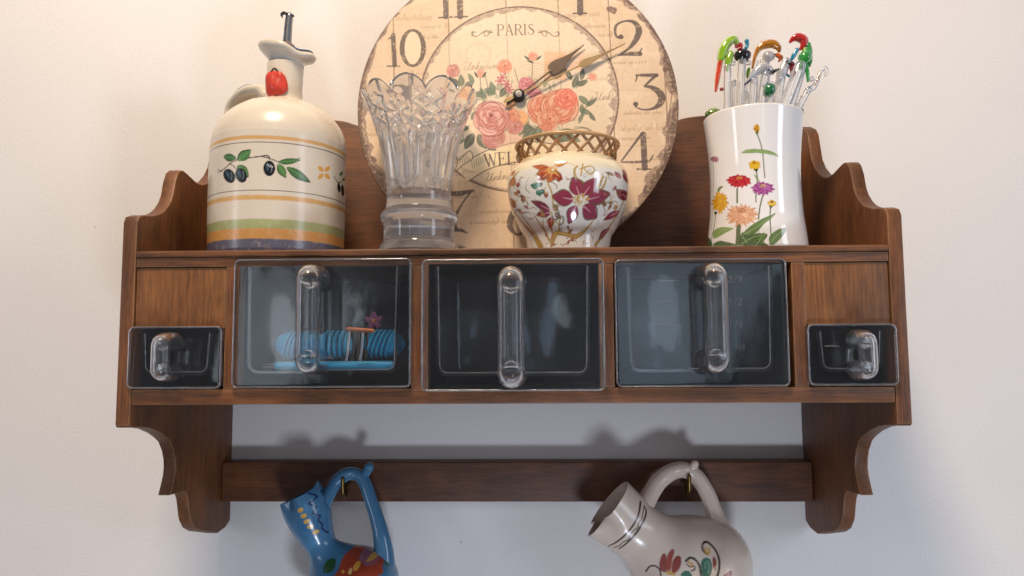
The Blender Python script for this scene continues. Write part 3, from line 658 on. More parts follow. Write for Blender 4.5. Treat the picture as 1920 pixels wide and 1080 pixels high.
# PARIS and scrolls
write(A, 'PARIS', lambda t: (932+t, 66-.02*t, -1), 19.5, '6d5850', .95)
for s, x in ((-1, 915), (1, 1018)):
    A.line([(x-s*8, 62), (x+s*2, 58), (x+s*12, 62), (x+s*20, 68), (x+s*29, 66), (x+s*29, 60), (x+s*24, 61)], [1.2, 2.6, 2, 1.4, 2.6, 2.6, 1.5], '6d5850', .9)
    A.line([(x-s*6, 56), (x, 66), (x+s*7, 67), (x+s*6, 60)], 1.5, '6d5850', .8); A.line([(x-s*9, 60), (x+s*1, 62)], 1.5, '6d5850', .8)
# postmark, stamp
for r in (24, 21): A.line([(897+r*cos(t), 104+r*sin(t)) for t in np.linspace(0, 2*pi, 16)], .9, 'b79a78', .45)
A.poly([(1020, 97), (1062, 96), (1062, 150), (1020, 150)], 'e2a878', .55); A.poly([(1066, 96), (1098, 98), (1092, 130), (1066, 132)], 'eab294', .45)
for k in range(7): A.line([(975, 118+k*5), (990, 116+k*5), (1005, 119+k*5), (1022, 116+k*5), (1040, 119+k*5)], .9, 'b08d6c', .5)
script_word(A, 'Unknown', 868, 132, 15, '9a7c62', .7, -3); script_word(A, 'Unknown', 910, 340, 15, '806654', .8, -6); script_word(A, 'Unk', 1113, 190, 16, '8a6e58', .7, -6)
cursive(A, 1110, 150, 35, 8, 'a88a6c', .45, 77)
# banner
top = [(856, 317), (874, 304), (897, 290), (920, 279.5), (948, 271), (975, 266.6), (1010, 266), (1045, 272)]
bot = [(878, 340), (892, 331), (910, 320), (929, 312.5), (950, 307), (969, 304), (1005, 303), (1040, 309)]
A.poly(top+bot[::-1], 'ecd6ae', .8); A.line(top, 1.8, '4f4038', .95); A.line(bot, 1.8, '4f4038', .95)
A.poly([(848, 282), (860, 300), (874, 294), (884, 283), (887, 298), (872, 306), (852, 322), (850, 300)], 'e9d3ac', .9)
A.line([(848, 282), (860, 300), (868, 292), (882, 283), (886, 298), (870, 308), (852, 322), (858, 304), (848, 282)], 1.6, '4f4038', .95, 3)
for k in range(8): A.line([(853+k*4, 290+k*.6+3*sin(k)), (855+k*4, 306-k*.6)], 1.1, '5a4a40', .85, 1)
for k in range(7): A.line([(884+k*4, 303-k*2.2), (886+k*4, 303+12-k*2)], 1.0, '5a4a40', .8, 1)
for k in range(6): A.line([(866+k*4, 314+k*1.5), (870+k*4, 326-k*.5)], 1.0, '5a4a40', .8, 1)
def ban(t):
    x = 911+t*.92; f = (x-972)/100; y = 306+13*f*f-(1.6 if x > 972 else 0); return x, y+2, math.degrees(atan(.26*f))
write(A, 'WELCOME', ban, 23, '4f4038', .95, 1.05)
# bouquet
GR, GR2, GV = '6a745e', '4f5a4a', '98a28a'
A.poly([(895, 235), (925, 250), (975, 240), (985, 255), (960, 272), (915, 274), (892, 262)], 'e0b09a', .5, True)
g9 = random.Random(4)
for k in range(120):
    t = g9.uniform(0, 2*pi); q = g9.uniform(.55, 1.0); A.leaf(978+98*q*cos(t), 198+52*q*sin(t), g9.uniform(9, 19), g9.uniform(4, 8), g9.uniform(0, 360), g9.choice(['8a917a', '768069', 'a3a58c']), None, .55)
for (x, y, L, wd, a) in [(862, 160, 26, 13, -150), (866, 163, 24, 12, -95), (870, 165, 24, 12, -35), (888, 155, 20, 9, -120), (893, 172, 24, 11, 30), (850, 168, 18, 9, 160), (930, 175, 24, 13, 200), (925, 178, 26, 13, -100), (938, 182, 24, 12, -60),
                         (905, 180, 20, 9, -170), (900, 165, 18, 8, 60), (1006, 250, 36, 20, 200), (1000, 245, 32, 20, 130), (1010, 235, 34, 18, 95), (1030, 250, 40, 20, 20), (1045, 252, 36, 18, -8), (990, 225, 34, 16, 120), (1060, 255, 30, 14, 20),
                         (1075, 165, 26, 12, -70), (1080, 160, 24, 11, -20), (1085, 180, 28, 12, 40), (1090, 195, 24, 10, 80), (1072, 150, 24, 10, -120), (1090, 150, 22, 10, -80), (1086, 205, 26, 10, 20), (1100, 200, 26, 8, -40), (1104, 212, 20, 8, 50), (1092, 213, 20, 8, 110),
                         (888, 250, 34, 18, 120), (896, 252, 32, 18, 60), (880, 240, 24, 12, 180), (910, 270, 24, 12, 30), (884, 225, 18, 8, -70), (870, 262, 16, 7, 150)]:
    A.leaf(x, y, L, wd, a, GR if (int(x)+int(y)) % 2 else GR2, GV, .88)
for pts in ([(905, 130), (912, 150), (916, 180)], [(845, 145), (852, 155), (862, 165)], [(900, 145), (902, 165), (906, 185)], [(998, 118), (998, 140), (994, 165)], [(947, 132), (950, 150), (955, 165)], [(965, 130), (970, 148), (976, 165)], [(1108, 142), (1092, 155), (1080, 165)], [(1090, 215), (1105, 190), (1112, 182)], [(1070, 245), (1090, 240), (1108, 246), (1118, 256)], [(1078, 238), (1100, 240), (1115, 250)], [(872, 268), (868, 250), (880, 235)]):
    A.line(pts, 1.5, GR2, .85)
PK = ('964e4c', 'cc8478', 'e2b0a2'); SP = ('ac543e', 'dc8a6c', 'e9b396'); AP = ('d08248', 'eaa873', 'f4cda0'); RD = ('a9525a', 'c9737a', 'e0a3a0')
A.rose(850, 133, 13, PK, 3); A.rose(901, 138, 8, SP, 4); A.rose(946, 125, 14, SP, 5); A.rose(999, 106, 9, SP, 6); A.rose(1111, 144, 8, SP, 7)
A.rose(988, 160, 17, RD, 8); A.rose(1003, 176, 13, RD, 9); A.rose(875, 180, 18, AP, 10); A.rose(957, 192, 12, AP, 11); A.rose(975, 222, 16, AP, 12, .9)
A.rose(966, 238, 16, PK, 13, .85); A.rose(925, 258, 24, PK, 14, .55); A.rose(962, 216, 14, SP, 15)
A.rose(922, 222, 36, PK, 16); A.rose(1020, 205, 32, SP, 17); A.rose(1050, 200, 36, SP, 18); A.rose(1062, 186, 22, ('c8544a', 'de7a64', 'ee9c80'), 19); A.rose(1028, 226, 22, SP, 20)
for (x, y) in ((937, 152), (950, 158), (942, 145), (955, 168)):
    for k in range(6): A.line([(x, y), (x+8*cos(k*1.05), y+8*sin(k*1.05))], 3, 'b85a66', .8, 1)
for (x, y, a) in ((993, 113, -140), (1005, 113, -40), (1001, 118, 200), (896, 146, -120), (905, 146, -60), (842, 142, 60)): A.leaf(x, y, 14, 4, a, GR2)
c3 = pivot+P2[:, :1]/1000*cX+P2[:, 1:]/1000*cU
M_dial = painted('printed_dial', .55, bump=.06, scale=300, amt=.05, spec=.35)
np_mesh('dial', c3, quads(n, n, False), M_dial, clock, cols=A.C)
M_mdf = add_noise(mat('worn_board_edge', '6b4a36', .6), 120, .3, .2)
k = 160; t_ = np.arange(k)/k*2*pi
def ring(r, off): return pivot+np.cos(t_)[:, None]*r*cX+np.sin(t_)[:, None]*r*cU-cN*off
V = np.r_[ring(CR-.0008, .00025), ring(CR-.0003, .0003), ring(CR, .0010), ring(CR, CT-.001), ring(CR-.001, CT), [pivot-cN*CT]]
Q = [tuple(q) for q in quads(5, k)]+[(5*k, 4*k+j, 4*k+(j+1) % k) for j in range(k)]
np_mesh('board', V, Q, M_mdf, clock)
bm = bmesh.new(); add_box(bm, -.028, .028, -.008, .008, -.028, .028, .002)
bmesh.ops.transform(bm, matrix=Matrix.Translation(Vector(pivot-cN*(CT+.0085)))@Matrix.Rotation(-TH, 4, 'X'), verts=bm.verts)
M_blackpl = add_noise(mat('black_plastic', '1c1b1a', .4), 50, .1)
bm_out('movement', bm, M_blackpl, clock)
# a folding prop behind the clock keeps it upright
q0 = pivot+cU*.05-cN*(CT+.001); q1 = np.array([pivot[0], -.040, ZT+.002])
tube('prop', [tuple(q0), tuple((q0+q1)/2), tuple(q1)], .0022, M_steel, clock, seg=8, n=1, ref=(1, 0, 0))
pc = dial_mp(973, 182)
def hand(name, tip, off, outline, m_):
    T = dial_mp(*tip)-pc; L = np.linalg.norm(T); d = T/L; nrm = np.array([-d[1], d[0]])
    up = [(a*L, b) for a, b in outline]; up = [(a, b*.86) for a, b in up]; pts = up+[(a, -b) for a, b in up[::-1]]
    bm = bmesh.new(); vs = []
    for o_ in (off+.0007, off):
        vs.append([bm.verts.new(tuple(pivot+(pc[0]+d[0]*a+nrm[0]*b)/1000*cX+(pc[1]+d[1]*a+nrm[1]*b)/1000*cU+cN*o_)) for a, b in pts])
    bm.faces.new(vs[0]); bm.faces.new(vs[1][::-1]); k_ = len(pts)
    for i in range(k_): bm.faces.new((vs[0][i], vs[1][i], vs[1][(i+1) % k_], vs[0][(i+1) % k_]))
    bmesh.ops.bevel(bm, geom=[e for e in bm.edges], offset=.00012, segments=1, affect='EDGES')
    return bm_out(name, bm, m_, clock)
M_hand = add_noise(mat('dark_hand_metal', '5a4c42', .4, .6), 60, .15); M_hand2 = add_noise(mat('bronze_hand_metal', '9a8460', .35, .7), 60, .15)
hand('hour_hand', (1095, 87), .0028, [(-.19, .6), (-.16, 2.0), (-.06, 1.4), (-.04, .9), (.47, .75), (.50, 1.6), (.47, 4.0), (.50, 6.6), (.555, 7.8), (.62, 6.8), (.71, 4.0), (.80, 2.0), (.90, 1.0), (1, .4)], M_hand)
hand('minute_hand', (1172, 86), .0044, [(-.14, .5), (-.12, 2.2), (-.03, .9), (.56, .6), (.575, 2.6), (.60, 4.4), (.64, 4.6), (.70, 3.0), (.77, 1.6), (.9, .8), (1, .4)], M_hand2)
def disc_on(name, r, h0, h1, m_, dome=0):
    p = pivot+pc[0]/1000*cX+pc[1]/1000*cU
    kk = 28; tt = np.arange(kk)/kk*2*pi
    rg = lambda q, o_: p+np.cos(tt)[:, None]*q*cX+np.sin(tt)[:, None]*q*cU+cN*o_
    V = np.r_[rg(r, h0), rg(r, h1), rg(r*.8, h1+dome*.6), rg(r*.4, h1+dome*.92), [p+cN*(h1+dome)]]
    Q = [tuple(q) for q in quads(4, kk)]+[(4*kk, 3*kk+(j+1) % kk, 3*kk+j) for j in range(kk)]
    return np_mesh(name, V, Q, m_, clock)
disc_on('hand_washer', .0058, 0, .0058, M_blackpl, .0006); disc_on('hand_cap', .0030, .0059, .0078, mat('white_cap', 'd8d2c8', .3), .0012)

# ------------------------------------------------------------------ lathe shapes with painted glaze
def prof_px(ax, ay, lst, cpx):
    """(half width px, y px) read off the silhouette -> (radius, height) at the axis depth"""
    out = []
    for hw, y in lst:
        a, b = at_y(cpx-hw, y, ay), at_y(cpx+hw, y, ay); out.append(((b[0]-a[0])/2, (a[2]+b[2])/2))
    return out
def angles(nf, nb):   # dense towards the room, coarse at the back; 0 = facing -Y
    f = np.linspace(-pi*.56, pi*.56, nf); b = np.linspace(pi*.56, 2*pi-pi*.56, nb+2)[1:-1]; return np.r_[f, b]
def resample(prof, step):
    P = np.array(prof, float); d = np.r_[0, np.cumsum(np.hypot(*np.diff(P, axis=0).T))]
    k = max(int(d[-1]/step), 4); t = np.linspace(0, d[-1], k)
    return np.c_[np.interp(t, d, P[:, 0]), np.interp(t, d, P[:, 1])]
def lathe_grid(ax, ay, prof, th, fn=None):
    R = prof[:, 0][:, None]+0*th[None]; Z = prof[:, 1][:, None]+0*th[None]; T = 0*R+th[None]
    if fn is not None: R, Z = fn(R, Z, T)
    return np.stack([ax+R*np.sin(T), ay-R*np.cos(T), Z], -1), R, Z, T

# ---- oil jug
jx, jy = at_y(521, 400, -.125)[0], -.125
ZS = ZT+.0004
jug = root('oil_jug', 'cream ceramic oil jug with olive branch band, yellow and green stripes and metal pourer', 'jug', (jx, jy, ZS))
raw = [(121, 290), (120.2, 274), (117.3, 260), (110.5, 244), (99.5, 229), (86, 216.5), (70, 206), (50, 198.5), (38, 194), (34.5, 188), (33.3, 180), (32.5, 160), (32.5, 140), (33, 124)]
up_ = prof_px(jx, jy, raw, 521)
body = [(.0, ZS), (.058, ZS), (.0608, ZS+.0022), (.0620, ZS+.006), (up_[0][0], up_[0][1]-.05)]+up_
body = [tuple(p) for p in body]
low = resample(body[:5], .0006); hi_ = cat(body[4:], 8); pj = resample(np.r_[low[:-1], hi_], .00065)
th = angles(330, 60)
G, R, Z, T = lathe_grid(jx, jy, pj, th, lambda R, Z, T: (R*(1+.004*np.sin(T*2+Z*30)), Z))
G[..., 0] += np.clip(Z-1.68, 0, 1)*.045
RJ = .0625
jm = lambda px, py: (lambda q: np.array([q[0]*RJ, q[1]])*1000)(on_cyl(jx, jy, RJ, px, py))
Pj = np.c_[(((T+pi) % (2*pi)-pi)*RJ*1000).ravel(), (Z*1000).ravel()]
A = Art(Pj, 'd6cab8', jm, .46, .32)
zz = lambda py: jm(521, py)[1]
wob = lambda k, a: a*(fbm(Pj[:, 0]+200, Pj[:, 1]*0+k, .06, k)-.5)
def band(y0, y1, col, soft=.35, al=1., wb=1.0, k=1):
    a, b = zz(y1), zz(y0); z = Pj[:, 1]+wob(k, wb)
    A._put(np.arange(len(Pj)), np.minimum(np.clip((z-a)/soft, 0, 1), np.clip((b-z)/soft, 0, 1))*al, col)
bt = fbm(Pj[:, 0]+300, Pj[:, 1], .35, 31)
band(254.5, 263, 'cb9848', .8, .85, .8, 2); band(266.5, 268.8, '2a2622', .3, .95, .5, 3); band(356.8, 359, '2a2622', .3, .95, .5, 4)
band(366, 376.5, 'cb9848', .8, .85, .8, 5); band(410, 430, '9aa268', 1.0, .88, .9, 6); band(428, 449, 'cb9044', .6, .92, .9, 7); band(447.5, 475, '54566f', .5, .95, .6, 8)
A._put(np.arange(len(Pj)), (bt-.60)*1.0*(Pj[:, 1] < zz(366)), 'e4d2b0')
def olive(dx):
    q = lambda L: [(x+dx, y) for x, y in L]
    A.line(q([(409, 324), (422, 316), (433, 306), (445, 300), (462, 297), (485, 294), (502, 292.5), (506, 299)]), [1.5, 2, 2, 2, 2, 2.2, 2.6, 2], '2b2320')
    A.line(q([(430, 307), (438, 311), (444, 318)]), 1.6, '2b2320'); A.line(q([(418, 322), (409, 318)]), 1.5, '2b2320'); A.line(q([(490, 293), (510, 299), (524, 304), (545, 303)]), 2, '2b2320')
    A.line(q([(545, 303), (562, 297)]), 1.6, '2b2320')
    for (x, y, L, wd, a, c) in ((420, 294, 24, 12, 8, '3f6b3a'), (446, 301, 32, 15, -38, '4a7a40'), (446, 310, 30, 15, 48, '4f7a3e'), (521, 305, 42, 9, -6, '3f6e35'), (521, 308, 30, 12, 60, '4f7d3e'), (537, 314, 53, 13, 33, '3d6a33')):
        A.leaf(x+dx, y, L, wd*1.25, a, '27351f'); A.leaf(x+dx+1, y, L*.93, wd, a, c, '86a56c')
    for (x, y, r, s) in ((430.5, 330, -28, 1), (452.5, 329, -20, 1), (505, 316, 0, 1.05)):
        A.ell(x+dx, y, 10.5*s, 14*s, '141416', 1, r); A.ell(x+dx-3, y-3, 3, 8, '3c5566', .8, r); A.line([(x+dx+3, y-7), (x+dx+5, y), (x+dx+3, y+7)], 1.2, '8fa2ac', .8)
    for k in range(5): A.line([(501+dx+k*2.4, 308+k), (502+dx+k*2.4, 311+k)], 1.2, 'c9c9c9', .9, 1)
olive(0)
for (a, b) in ((-1, -1), (1, -1), (-1, 1), (1, 1)): A.leaf(606.5+a*1.5, 324+b*2, 14, 8, math.degrees(atan2(b*1.1, a)), 'd29a48')
# second branch round the side
for (x, y, L, wd, a) in ((636, 330, 10, 5, -60), (640, 336, 7, 5, 10)): A.leaf(x, y, L, wd, a, '3f6b3a')
A.line([(625, 331), (632, 342), (640, 340), (645, 332)], 2, '2b2320'); A.ell(641, 357, 3, 11, '141416', 1, -5); A.ell(634, 352, 3, 9, '1a1a1c', 1, -5)
for k in range(60):
    x, y = random.uniform(402, 642), random.uniform(215, 405); A.ell(x, y, random.uniform(.5, 1.1), random.uniform(.5, 1.0), '6b5a48', .5, n=6)
M_glaze = painted('cream_glaze', .26, .12, .03, 25, .03)
np_mesh('body', G.reshape(-1, 3), quads(len(pj), len(th)), M_glaze, jug, cols=A.C)
# lip: flared, tilted and pinched into a spout on the right
nx = G[-1, :, 0].mean(); nzp = Z[-1, 0]
M_cream = add_noise(mat('plain_cream_glaze', 'd2c8b6', .28, coat=.12), 40, .03)
M_blueline = add_noise(mat('blue_glaze_line', '3d5478', .2), 60, .15)
tl = np.arange(72)/72*2*pi
def lip(rf, h, dz=0, up=.0):
    c = np.cos(tl-radians(0)); right = np.exp(-((np.angle(np.exp(1j*(tl-radians(20)))))/.75)**2)
    dip = np.exp(-((np.angle(np.exp(1j*(tl-radians(45)))))/.42)**2)
    R = rf*.95*(1+.10*right)*(1-.12*dip*(rf > .02))
    return np.stack([nx+.0005+R*np.cos(tl), jy-R*np.sin(tl)*.92, nzp+h+dz-R*.18*np.cos(tl)*(up)-.004*dip*up], -1)
rows = [lip(.0167, -.002), lip(.0166, .002), lip(.0185, .0055, 0, .3), lip(.0235, .0085, 0, .8), lip(.0272, .0110, 0, 1), lip(.0283, .0138, 0, 1.1), lip(.0275, .0160, 0, 1.1), lip(.0250, .0165, 0, 1), lip(.019, .0150, 0, .8), lip(.0125, .0125, 0, .4), lip(.0098, .006), lip(.0095, -.004)]
V = np.concatenate(rows); np_mesh('lip', V, quads(len(rows), 72), M_cream, jug)
sel = (np.degrees(tl) > 350) | (np.degrees(tl) < 75)
ln = np.r_[rows[7][66:], rows[7][:16]]+[0, -.0006, .0006]
tube('spout_line', [tuple(p) for p in ln[::2]], .0009, M_blueline, jug, seg=6, n=2, ref=(0, 0, 1))
# strap handle at the back left
hp = [(500, 176), (490, 165), (468, 165.5), (450, 175), (437, 190), (431, 208), (432, 232)]
hd = [-.125, -.119, -.109, -.101, -.095, -.092, -.096]
pts = [tuple(at_y(x+2, y+7, d)) for (x, y), d in zip(hp, hd)]
tube('handle', pts, [.0062, .0062, .0062, .0062, .0062, .0062, .0062], M_cream, jug, seg=18, n=6, flat=1.5)
pts2 = [tuple(np.array(at_y(x-1, y-.5, d))+[-.0004, -.004, .0010]) for (x, y), d in zip(hp[1:-1], hd[1:-1])]
tube('handle_line', pts2, .0011, M_blueline, jug, seg=6, n=5)
# pourer
pz = at_y(538, 84, jy); p1 = at_y(541, 45, jy); p2 = at_y(543, 30, jy); 
M_cork = add_noise(mat('cork_stopper', '8c6a44', .8), 120, .2, .3)
tube('stopper', [(pz[0], jy, nzp-.002), (pz[0], jy, nzp+.0158)], .0088, M_cork, jug, seg=20, n=1)
tube('pourer', [(pz[0]-.0015, jy, nzp+.012), tuple(pz), tuple(p1), tuple(p2)], [.0044, .0043, .0038, .0036], M_steel, jug, seg=18, n=5)
b = at_y(540, 31, jy)
tube('pourer_flap', [(b[0]+.0055, jy-.001, b[2]+.0002), (b[0]-.001, jy-.001, b[2]+.0026), (b[0]-.0045, jy-.001, b[2]+.0030), (b[0]-.0062, jy-.001, b[2]+.0012), (b[0]-.0052, jy-.001, b[2]-.0012)], [.0010, .0014, .0013, .0010, .0006], add_noise(mat('dark_flap_metal', '55555a', .35, .9), 60, .2), jug, seg=10, n=4, flat=2.0)
# red seal
M_red = add_noise(mat('red_wax', 'c43a28', .38, coat=.2), 70, .14, .25)
sx = at_y(517, 153, jy-.020)
V, Q = blob((0, 0, 0), (1, 1, 1), 26, 17)
ph = np.arctan2(V[:, 2], V[:, 0]); rad_ = 1/(np.abs(np.cos(ph))**3+np.abs(np.sin(ph))**3)**(1/3)*(1-.10*np.sin(ph)+.05*np.cos(3*ph))
V = V*np.array([.0108, .0038, .0122])*rad_[:, None]
V[:, 1] += -.0018*np.exp(-((V[:, 0]-.004-V[:, 2]*.3)/.0012)**2)+.0006*np.sin(V[:, 0]*260+V[:, 2]*300); V[:, 0] -= V[:, 2]*.10
V += [sx[0]-.0010, jy-.0185, sx[2]]; V[:, 1] += (V[:, 0]-jx-.004)**2*14
np_mesh('wax_seal', V, Q, M_red, jug)
a = at_y(515, 130, jy-.0195); tube('string_knot', [(a[0]-.004, jy-.0182, a[2]-.002), (a[0], jy-.0192, a[2]+.001), (a[0]+.004, jy-.0182, a[2]-.004)], .0009, add_noise(mat('dark_string', '3c3028', .9), 90, .2), jug, seg=6, n=4)

# ---- crystal vase
vx, vy = at_y(786, 400, -.168)[0], -.168
vase = root('crystal_vase', 'cut crystal glass vase with scalloped flaring rim and wide foot', 'vase', (vx, vy, ZS))
kk = .0
def vz(y): return at_y(786, y, vy)[2]
vo = [(.0, ZS), (.0350, ZS), (.0375, ZS+.0010), (.0378, ZS+.0022), (.0355, ZS+.0060), (.0325, ZS+.0100), (.0312, ZS+.0135), (.0318, vz(421)), (.0338, vz(416)), (.0345, vz(410)), (.0340, vz(403)), (.0318, vz(398)), (.0298, vz(395)), (.0292, vz(385)), (.0292, vz(368))]
vo2 = [(.0292, vz(368)), (.0300, vz(345)), (.0315, vz(318)), (.0345, vz(286)), (.0382, vz(256)), (.0428, vz(226)), (.0472, vz(202)), (.0508, vz(189)), (.0524, vz(183))]
vi = [(.0496, vz(184)), (.0470, vz(193)), (.0425, vz(210)), (.0375, vz(236)), (.0325, vz(270)), (.0285, vz(305)), (.0262, vz(340)), (.0245, vz(362)), (.0200, vz(372)), (.0, vz(376))]
pv = np.r_[resample(vo, .0007), resample(cat(vo2, 6), .0007)[1:], resample(cat(vi[:-2], 5), .0010), [vi[-2]], [(.010, vi[-1][1])], [(0.0004, vi[-1][1])]]
no = len(resample(vo, .0007))+len(resample(cat(vo2, 6), .0007))-1
thv = np.arange(432)/432*2*pi
i_out = np.arange(len(pv)) < no
zr0_, zr1_ = vz(368), vz(183)
def cut(R, Z, T):
    t = np.clip((Z-zr0_)/(zr1_-zr0_), 0, 1)
    o_ = i_out[:, None]*(Z > zr0_)
    n8 = 10; ph = ((T*n8/(2*pi)) % 1)-.5                        # twelve panels
    tri = lambda x: 1-2*np.abs(((x) % 1)-.5)                     # triangle wave 0..1
    d = 0*R
    # vertical mitre cuts on the lower part of every other panel
    alt = ((T*n8/(2*pi)).astype(int) % 2)
    low = np.clip((.60-t)/.06, 0, 1)*np.clip((t-.10)/.04, 0, 1)
    d += low*.0022*(1-tri(T*n8*2/(2*pi)+.5))
    # crossed cuts at the bottom
    bt_ = np.clip((.13-t)/.02, 0, 1); d += bt_*.0018*np.maximum(1-4*np.abs(np.abs(ph)*.26-t), 0)**4
    # star bursts in the upper part
    pw = ph*2*pi/n8*R; hz = (t-.72)*(zr1_-zr0_)
    rr_ = np.hypot(pw, hz)+1e-6; aa_ = np.arctan2(hz, pw)
    star = np.clip((.0125-rr_)/.0015, 0, 1)*np.maximum(0, 1-np.abs(((aa_*4/pi) % 1)-.5)*2.4)
    d += alt*star*.0020
    # diamond hatching on the remaining panels
    h1 = tri((T*n8*1.5/(2*pi))+t*8); h2 = tri((T*n8*1.5/(2*pi))-t*8)
    up_m = np.clip((t-.60)/.04, 0, 1)*np.clip((.93-t)/.03, 0, 1)
    d += (1-alt)*up_m*.0016*np.maximum((h1 > .6)*(h1-.6)*2.5, (h2 > .6)*(h2-.6)*2.5)
    # deep panel joints
    d += .0018*np.maximum(0, 1-np.abs(np.abs(ph)-.5)*14)*np.clip(t/.08, 0, 1)
    R2 = R-d*o_
    # small steps in the foot
    # scalloped rim
    s = np.clip((t-.80)/.20, 0, 1)**2
    sc_ = np.abs(np.cos(T*n8/2+.35))**.7
    Z2 = Z+s*(.0115*(sc_-.70))
    R2 = R2+s*.0012*(sc_-.5)
    return R2, Z2
G, R, Z, T = lathe_grid(vx, vy, pv, thv, cut)
o = np_mesh('glass_body', G.reshape(-1, 3), quads(len(pv), 432), M_crystal, vase, smooth=True)
sharp(o, 22)

# ---- porcelain pot with pierced collar
px_, py_ = at_y(1065, 400, -.152)[0], -.152
pot = root('porcelain_pot', 'round white porcelain flower pot with gilded lattice collar and red painted flowers', 'pot', (px_, py_, ZS))
hb = prof_px(px_, py_, [(80, 447), (87, 436), (97, 417), (107, 392), (112.5, 366), (113.5, 348), (111, 333), (104, 321), (95, 313.5), (90, 310)], 1065)
pp = [(0, ZS), (.0345, ZS), (.0365, ZS+.001), (.0368, ZS+.003)]+[tuple(p) for p in hb]
pp = np.r_[resample(pp[:4], .0008)[:-1], resample(cat(pp[3:], 7), .0006)]
inn = [(pp[-1][0]-.0028, pp[-1][1]+.0005), (pp[-1][0]-.006, pp[-1][1]-.006), (.045, pp[-1][1]-.03), (.030, ZS+.006), (.0005, ZS+.005)]
npo = len(pp); pp = np.r_[pp, resample(inn, .003)]
th = angles(300, 50)
G, R, Z, T = lathe_grid(px_, py_, pp, th)
RP = .0535
pm = lambda x, y: (lambda q: np.array([q[0]*RP, q[1]])*1000)(on_cyl(px_, py_, RP, x, y))
Pp = np.c_[(((T+pi) % (2*pi)-pi)*RP*1000).ravel(), (Z*1000).ravel()]
A = Art(Pp, 'e2dcd0', pm, .44, .30)
GD, GD2, OUT = 'b08a3e', '8a6a30', '6a5236'
zt_ = pm(1065, 313)[1]; A._put(np.arange(len(Pp)), np.clip((Pp[:, 1]-zt_)/2.2, 0, 1)*.45, 'e4cf9c')
fl = fbm(Pp[:, 0]+300, Pp[:, 1], .12, 41)
def petal(x, y, L, wd, a, col, hi=None):
    A.leaf(x, y, L*1.06, wd*1.18, a, OUT, None, .95); A.leaf(x, y, L, wd, a, col)
    c, s = cos(radians(a)), sin(radians(a))
    A.line([(x+2*c, y+2*s), (x+L*.55*c, y+L*.55*s)], [3, 1], hi or 'd9a0a4', .8, 1)
    A.line([(x+L*.25*c-wd*.2*s, y+L*.25*s+wd*.2*c), (x+L*.8*c, y+L*.8*s)], .9, '5a1020', .7, 1)
CR1, CR2 = '92364a', '7e2c3e'
# gilt stems and scrolls
for pts, wd in (([(1018, 458), (1022, 442), (1034, 432), (1060, 434), (1085, 438), (1108, 428), (1122, 412)], [2, 6, 7, 6, 7, 5, 2]), ([(1016, 457), (1010, 440), (1003, 425), (996, 410), (993, 398)], [3, 5, 4, 3, 1.5]), ([(1020, 456), (1032, 438), (1044, 420), (1046, 400)], [3, 4, 3, 2]),
                ([(988, 460), (975, 440), (962, 410), (956, 375), (962, 340), (975, 322)], [9, 8, 5, 4, 4, 2]), ([(994, 458), (980, 435), (970, 405)], [5, 4, 2]), ([(1046, 405), (1036, 385), (1034, 360), (1028, 345)], [2, 2.5, 2.5, 2]), ([(1083, 312), (1076, 320), (1080, 335), (1094, 345), (1096, 360), (1092, 372)], [2, 3, 4, 4, 3, 2]),
                ([(1128, 332), (1122, 350), (1124, 362), (1132, 345), (1135, 333)], [2, 5, 5, 3, 1]), ([(1140, 455), (1158, 435), (1166, 410), (1170, 380), (1176, 350)], [6, 5, 4, 4, 2]), ([(1087, 318), (1105, 312), (1113, 320), (1104, 328), (1095, 318)], 2), ([(1092, 308), (1088, 330)], 2)):
    A.line(pts, [v*1.35 for v in wd] if not np.isscalar(wd) else wd*1.3, OUT, .9); A.line(pts, wd, GD, .95); A.line([(x-1, y-1) for x, y in pts], 1.0, 'e6c878', .7)
# main bloom
for (x, y, L, wd, a) in ((1087, 366, 34, 24, -112), (1094, 366, 36, 22, -55), (1076, 373, 40, 26, 188), (1102, 374, 42, 25, -14), (1096, 384, 38, 26, 35), (1082, 384, 34, 22, 118)):
    petal(x, y, L, wd, a, CR1)
for k in range(14):
    t = k*2.4; q = 3+k*.85; A.ell(1089+q*cos(t), 375+q*.8*sin(t), 4.4, 3.2, ['d8c49a', 'c9a05a', 'efe4cf'][k % 3], .95, k*40); A.ell(1089+q*cos(t), 375+q*.8*sin(t), 1.2, 1, '7a4a2a', .8)
# upper rust bloom
for (x, y, L, wd, a, c) in ((1035, 318, 34, 10, 190, 'c0683c'), (1035, 318, 28, 14, 160, 'b8502c'), (1038, 322, 22, 16, 115, 'c46a3a'), (1042, 322, 20, 14, 70, 'a8442a'), (1040, 312, 24, 9, -20, 'd08a50'), (1028, 326, 20, 10, 140, 'a8442a'), (1044, 326, 16, 8, 50, '9a3a28')): petal(x, y, L, wd, a, c, 'e8b070')
for k in range(8): A.ell(1036+7*cos(k*2.4), 320+5*sin(k*2.4), 3, 2.5, 'd8a450', .9)
# green sprig, small red blossoms
for (x, y, L, wd, a) in ((1010, 352, 14, 9, 200), (1008, 350, 12, 7, -30), (1008, 356, 12, 9, 70), (1002, 345, 14, 6, 10), (1012, 358, 10, 8, 20)): petal(x, y, L, wd, a, '3f7a66', '9cc0b0')
for (x, y, L, wd, a, c) in ((1028, 392, 36, 13, 205, CR2), (1028, 396, 30, 12, 170, '8a3a50'), (1030, 404, 22, 12, 120, 'a84a30'), (1034, 392, 14, 10, -40, 'b08a4a'), (1036, 398, 16, 9, 30, '6a6a4a')): petal(x, y, L, wd, a, c)
A.line([(1038, 385), (1045, 395), (1043, 406), (1033, 408), (1030, 400)], 3, '6a6a58', .9); A.ell(1029, 398, 4, 4, 'c8b080', .9)
A.line([(1052, 402), (1056, 408), (1050, 416), (1042, 416)], 3, '5a5f52', .9)
